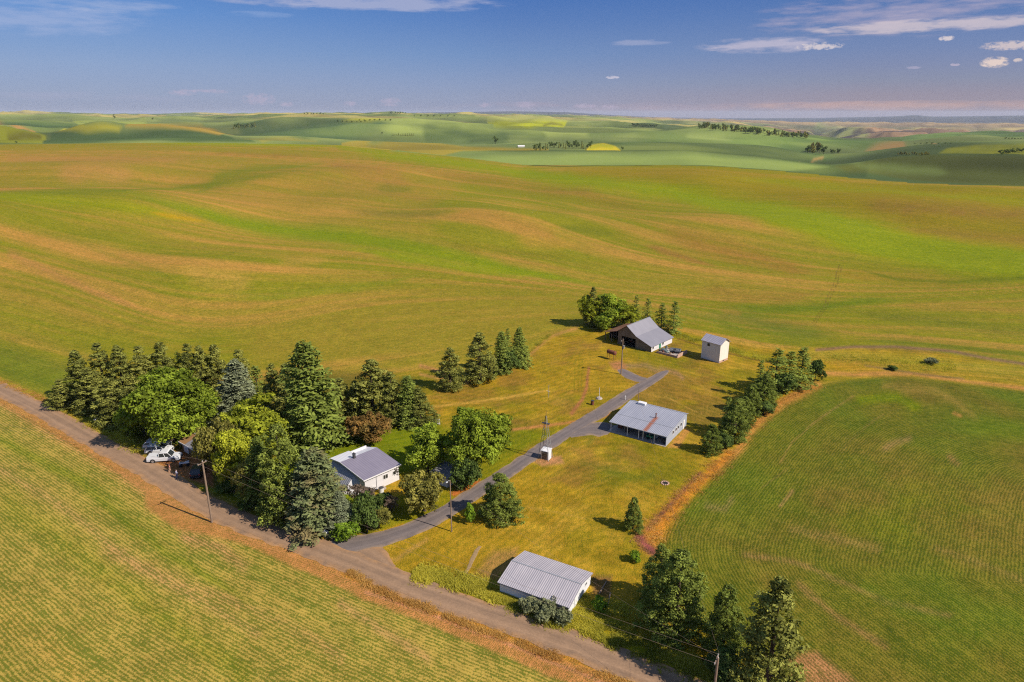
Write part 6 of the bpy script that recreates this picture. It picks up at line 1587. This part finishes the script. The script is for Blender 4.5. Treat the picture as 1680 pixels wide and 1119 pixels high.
person(279.5, 775, R(200), 'person in a coral pink top walking on the shaded road edge', plain('coral_cloth', (.62,.24,.16), .8, .1), plain('tan_cloth', (.45,.27,.19), .8, .1), hb)
person(291, 785, R(185), 'person in pale blue grey clothes standing on the road edge behind the power pole', plain('blue_grey_cloth', (.32,.33,.45), .8, .1), plain('denim_cloth', (.14,.16,.26), .8, .1), hb, .1, 1.75, .05)
# ================================================================== light, sky, air, camera
SAZ, SEL = R(152), R(41)
ld = Vector((math.cos(SAZ)*math.cos(SEL), math.sin(SAZ)*math.cos(SEL), -math.sin(SEL)))
sun = bpy.data.lights.new('sun', 'SUN'); sun.energy = 4.6; sun.angle = R(.55); sun.color = (1.0, .91, .79)
so = bpy.data.objects.new('sun', sun); COL.objects.link(so); so.rotation_euler = ld.to_track_quat('-Z', 'Y').to_euler(); so.location = (60, -40, 120)

w = bpy.data.worlds.new('World'); scn.world = w; w.use_nodes = True
t = w.node_tree; t.nodes.clear()
def wn(ty, ins=None, **kw):
    nd = t.nodes.new(ty)
    for k, v in kw.items(): setattr(nd, k, v)
    for k, v in (ins or {}).items():
        if isinstance(v, bpy.types.NodeSocket): t.links.new(v, nd.inputs[k])
        else: nd.inputs[k].default_value = v
    return nd
def wm(op, a, b=None, clamp=False):
    ins = {0: a}
    if b is not None: ins[1] = b
    nd = wn('ShaderNodeMath', ins, operation=op); nd.use_clamp = clamp; return nd.outputs[0]
def wmix(f, a, b):
    nd = wn('ShaderNodeMix', data_type='RGBA')
    for sock, v in ((nd.inputs[0], f), (nd.inputs[6], a), (nd.inputs[7], b)):
        if isinstance(v, bpy.types.NodeSocket): t.links.new(v, sock)
        else: sock.default_value = v if not isinstance(v, tuple) or len(v) == 4 else (*v, 1)
    return nd.outputs[2]
def wmap(v, a, b, c=0.0, d=1.0): return wn('ShaderNodeMapRange', {0: v, 1: a, 2: b, 3: c, 4: d}).outputs[0]
def L3(r, g, b, k=1.0): return (lin(r)/EXPV*k, lin(g)/EXPV*k, lin(b)/EXPV*k)
EXPV = 2**.5
sky = wn('ShaderNodeTexSky', sky_type='NISHITA', sun_disc=False, sun_elevation=SEL, sun_rotation=math.atan2(-ld.x, -ld.y), altitude=900.0, air_density=1.0, dust_density=1.2)
gen = wn('ShaderNodeTexCoord').outputs['Generated']
nrm = wn('ShaderNodeVectorMath', {0: gen}, operation='NORMALIZE').outputs[0]
sx = wn('ShaderNodeSeparateXYZ', {0: nrm}).outputs
el = wm('MULTIPLY', wm('ARCSINE', sx[2]), 57.2958)
az = wm('MULTIPLY', wm('ARCTAN2', sx[0], sx[1]), 57.2958)
rmp = wn('ShaderNodeValToRGB', {0: wmap(el, -2, 40)}); e = rmp.color_ramp.elements
stops = [(-2, (140,142,172)), (0, (144,149,176)), (1.2, (141,153,184)), (2.2, (133,151,188)), (3.2, (121,146,189)), (4.3, (109,141,190)), (6.7, (84,123,185)), (9.4, (54,106,180)), (24, (96,128,182)), (40, (110,136,180))]
while len(e) < len(stops): e.new(.5)
for i, (p, c) in enumerate(stops): e[i].position = (p+2)/42; e[i].color = (*L3(*c), 1)
rm2 = wn('ShaderNodeValToRGB', {0: wmap(el, -2, 40)}); e = rm2.color_ramp.elements
stops = [(-2, (154,140,152)), (0, (154,140,152)), (1.2, (148,140,158)), (2.2, (134,140,166)), (3.2, (124,136,172)), (4.3, (112,132,176)), (6.7, (88,120,176)), (9.4, (56,102,172)), (24, (96,128,182)), (40, (110,136,180))]
while len(e) < len(stops): e.new(.5)
for i, (p, c) in enumerate(stops): e[i].position = (p+2)/42; e[i].color = (*L3(*c), 1)
rm3 = wn('ShaderNodeValToRGB', {0: wmap(el, -2, 40)}); e = rm3.color_ramp.elements
stops = [(-2, (146,154,180)), (0, (146,154,180)), (1.2, (146,160,190)), (2.2, (141,160,195)), (3.2, (136,160,199)), (4.3, (124,155,201)), (6.7, (98,144,205)), (9.4, (66,122,196)), (24, (96,128,182)), (40, (110,136,180))]
while len(e) < len(stops): e.new(.5)
for i, (p, c) in enumerate(stops): e[i].position = (p+2)/42; e[i].color = (*L3(*c), 1)
base = wmix(wmap(az, -4, 26), wmix(wmap(az, -30, 0), rm3.outputs[0], rmp.outputs[0]), rm2.outputs[0])
# clouds: (azimuth, elevation, half width, half height, noise scale, strength, colour)
def cvec(kx, ky, off): return wn('ShaderNodeCombineXYZ', {0: wm('MULTIPLY', az, kx), 1: wm('MULTIPLY', el, ky), 2: off}).outputs[0]
fine = wn('ShaderNodeTexNoise', {'Vector': cvec(.32, 1.9, 1.0), 'Scale': 1.0, 'Detail': 7.0, 'Roughness': .62}).outputs[0]
puff = wn('ShaderNodeTexNoise', {'Vector': cvec(2.6, 4.6, 4.0), 'Scale': 1.0, 'Detail': 6.0, 'Roughness': .6}).outputs[0]
wob = wm('MULTIPLY', wm('SUBTRACT', wn('ShaderNodeTexNoise', {'Vector': cvec(.3, .9, 8.0), 'Scale': 1.0, 'Detail': 4.0}).outputs[0], .5), 2.4)
def pa(px, py): return math.degrees(azim(px, py)), math.degrees(math.atan(elev(px, py)))
def cloud(px, py, wpx, hpx, nz, lo, hi, k, col, cur):
    a0, e0 = pa(px, py); wa = abs(pa(px+wpx, py)[0]-a0); he = abs(pa(px, py-hpx)[1]-e0)
    dx = wm('DIVIDE', wm('SUBTRACT', az, a0), wa); dy = wm('DIVIDE', wm('SUBTRACT', wm('SUBTRACT', el, e0), wm('MULTIPLY', wob, he*.25)), he)
    r = wm('SQRT', wm('ADD', wm('MULTIPLY', dx, dx), wm('MULTIPLY', dy, dy)))
    m = wm('SUBTRACT', 1.0, r)
    v = wm('ADD', wm('MULTIPLY', m, .55), wm('MULTIPLY', wm('SUBTRACT', nz, .5), 1.9))
    f = wm('MULTIPLY', wmap(v, lo, hi), k)
    f = wm('MULTIPLY', f, wmap(m, 0, .18))
    return wmix(f, cur, L3(*col))
cur = base
cur = cloud(1180, 176, 700, 13, fine, .05, .8, .35, (196,164,172), cur)
cur = cloud(1480, 173, 420, 9, fine, -.1, .5, .75, (196,162,156), cur)
cur = cloud(130, 160, 320, 12, fine, .1, .6, .15, (180,172,200), cur)
cur = cloud(1480, 22, 330, 44, fine, .02, .7, .62, (196,180,196), cur)
cur = cloud(1520, 42, 250, 13, fine, -.05, .35, .7, (212,198,204), cur)
cur = cloud(1250, 74, 120, 15, fine, -.05, .4, .75, (198,190,208), cur)
cur = cloud(1345, 76, 45, 8, puff, .05, .4, .8, (222,210,212), cur)
cur = cloud(1045, 70, 60, 6, fine, 0, .4, .5, (170,175,205), cur)
cur = cloud(590, 4, 260, 16, fine, -.1, .4, .7, (176,180,208), cur)
cur = cloud(60, 30, 200, 32, fine, -.05, .5, .55, (164,178,214), cur)
cur = cloud(190, 10, 120, 16, fine, -.05, .5, .5, (170,182,214), cur)
cur = cloud(430, 24, 60, 6, fine, 0, .4, .4, (150,172,214), cur)
cur = cloud(1632, 102, 27, 10, puff, -.1, .28, .95, (232,210,200), cur)
cur = cloud(1660, 74, 60, 9, puff, -.05, .35, .8, (220,202,200), cur)
cur = cloud(1553, 63, 14, 5, puff, -.1, .28, .85, (226,212,212), cur)
cur = cloud(1670, 99, 9, 4, puff, -.1, .28, .8, (224,206,200), cur)
cur = cloud(1005, 127, 12, 3, puff, -.1, .28, .8, (206,200,216), cur)
cur = cloud(1500, 111, 14, 2.5, puff, -.1, .2, .45, (190,180,205), cur)
cur = cloud(1567, 106, 9, 2.5, puff, -.1, .2, .6, (200,186,205), cur)
for (x_, y_, w_, h_) in ((425,163,32,11), (640,168,20,9), (300,152,26,6), (862,172,20,7), (1000,176,16,5), (575,170,14,5), (960,174,24,5), (795,172,12,5), (345,150,40,4), (470,171,14,5)):
    cur = cloud(x_, y_, w_, h_, puff, -.05, .5, .5, (188,174,198), cur)
SKYK = .1
nish = wn('ShaderNodeMix', {}, data_type='RGBA', blend_type='MULTIPLY'); nish.inputs[0].default_value = 1
t.links.new(sky.outputs[0], nish.inputs[6]); nish.inputs[7].default_value = (SKYK*.8, SKYK*.8, SKYK*.95, 1)
fin = wmix(.95, nish.outputs[2], cur)
# stronger light from the upper sky (above anything in view) keeps open shade readable
bg = wn('ShaderNodeBackground', {'Color': fin, 'Strength': 1.0})
wo = wn('ShaderNodeOutputWorld', {0: bg.outputs[0]})

if HAZE:
    hz = MB().bb(-33000, 33000, -3000, 39000, min(float(GZ.min()), -2)-1, max(float(GZ.max()), 60)+8)
    ho = hz.build('haze', None); ho['kind'] = 'stuff'; ho['label'] = 'thin blue summer haze over the far hills'
    hm = bpy.data.materials.new('haze_air'); hm.use_nodes = True; ht = hm.node_tree; ht.nodes.clear()
    pv = ht.nodes.new('ShaderNodeVolumePrincipled'); pv.inputs['Color'].default_value = (.80, .86, 1.0, 1); pv.inputs['Density'].default_value = HAZE; pv.inputs['Anisotropy'].default_value = .0
    oo = ht.nodes.new('ShaderNodeOutputMaterial'); ht.links.new(pv.outputs[0], oo.inputs['Volume'])
    ho.data.materials.append(hm)

cam = bpy.data.cameras.new('camera'); cam.sensor_width = 36; cam.lens = 24; cam.clip_start = .5; cam.clip_end = 80000
co = bpy.data.objects.new('camera', cam); COL.objects.link(co)
co.location = (0, 0, H); co.rotation_euler = (math.pi/2-PITCH, 0, 0)
scn.camera = co
scn.view_settings.view_transform = 'Standard'; scn.view_settings.look = 'None'; scn.view_settings.gamma = 1
scn.view_settings.exposure = .5
scn.cycles.max_bounces = 5; scn.cycles.diffuse_bounces = 2; scn.cycles.transmission_bounces = 4; scn.cycles.volume_bounces = 0
scn.cycles.transparent_max_bounces = 8
scn.cycles.use_denoising = False
scn.cycles.filter_width = 1.15
try: scn.cycles.denoiser = 'OPENIMAGEDENOISE'
except Exception: pass
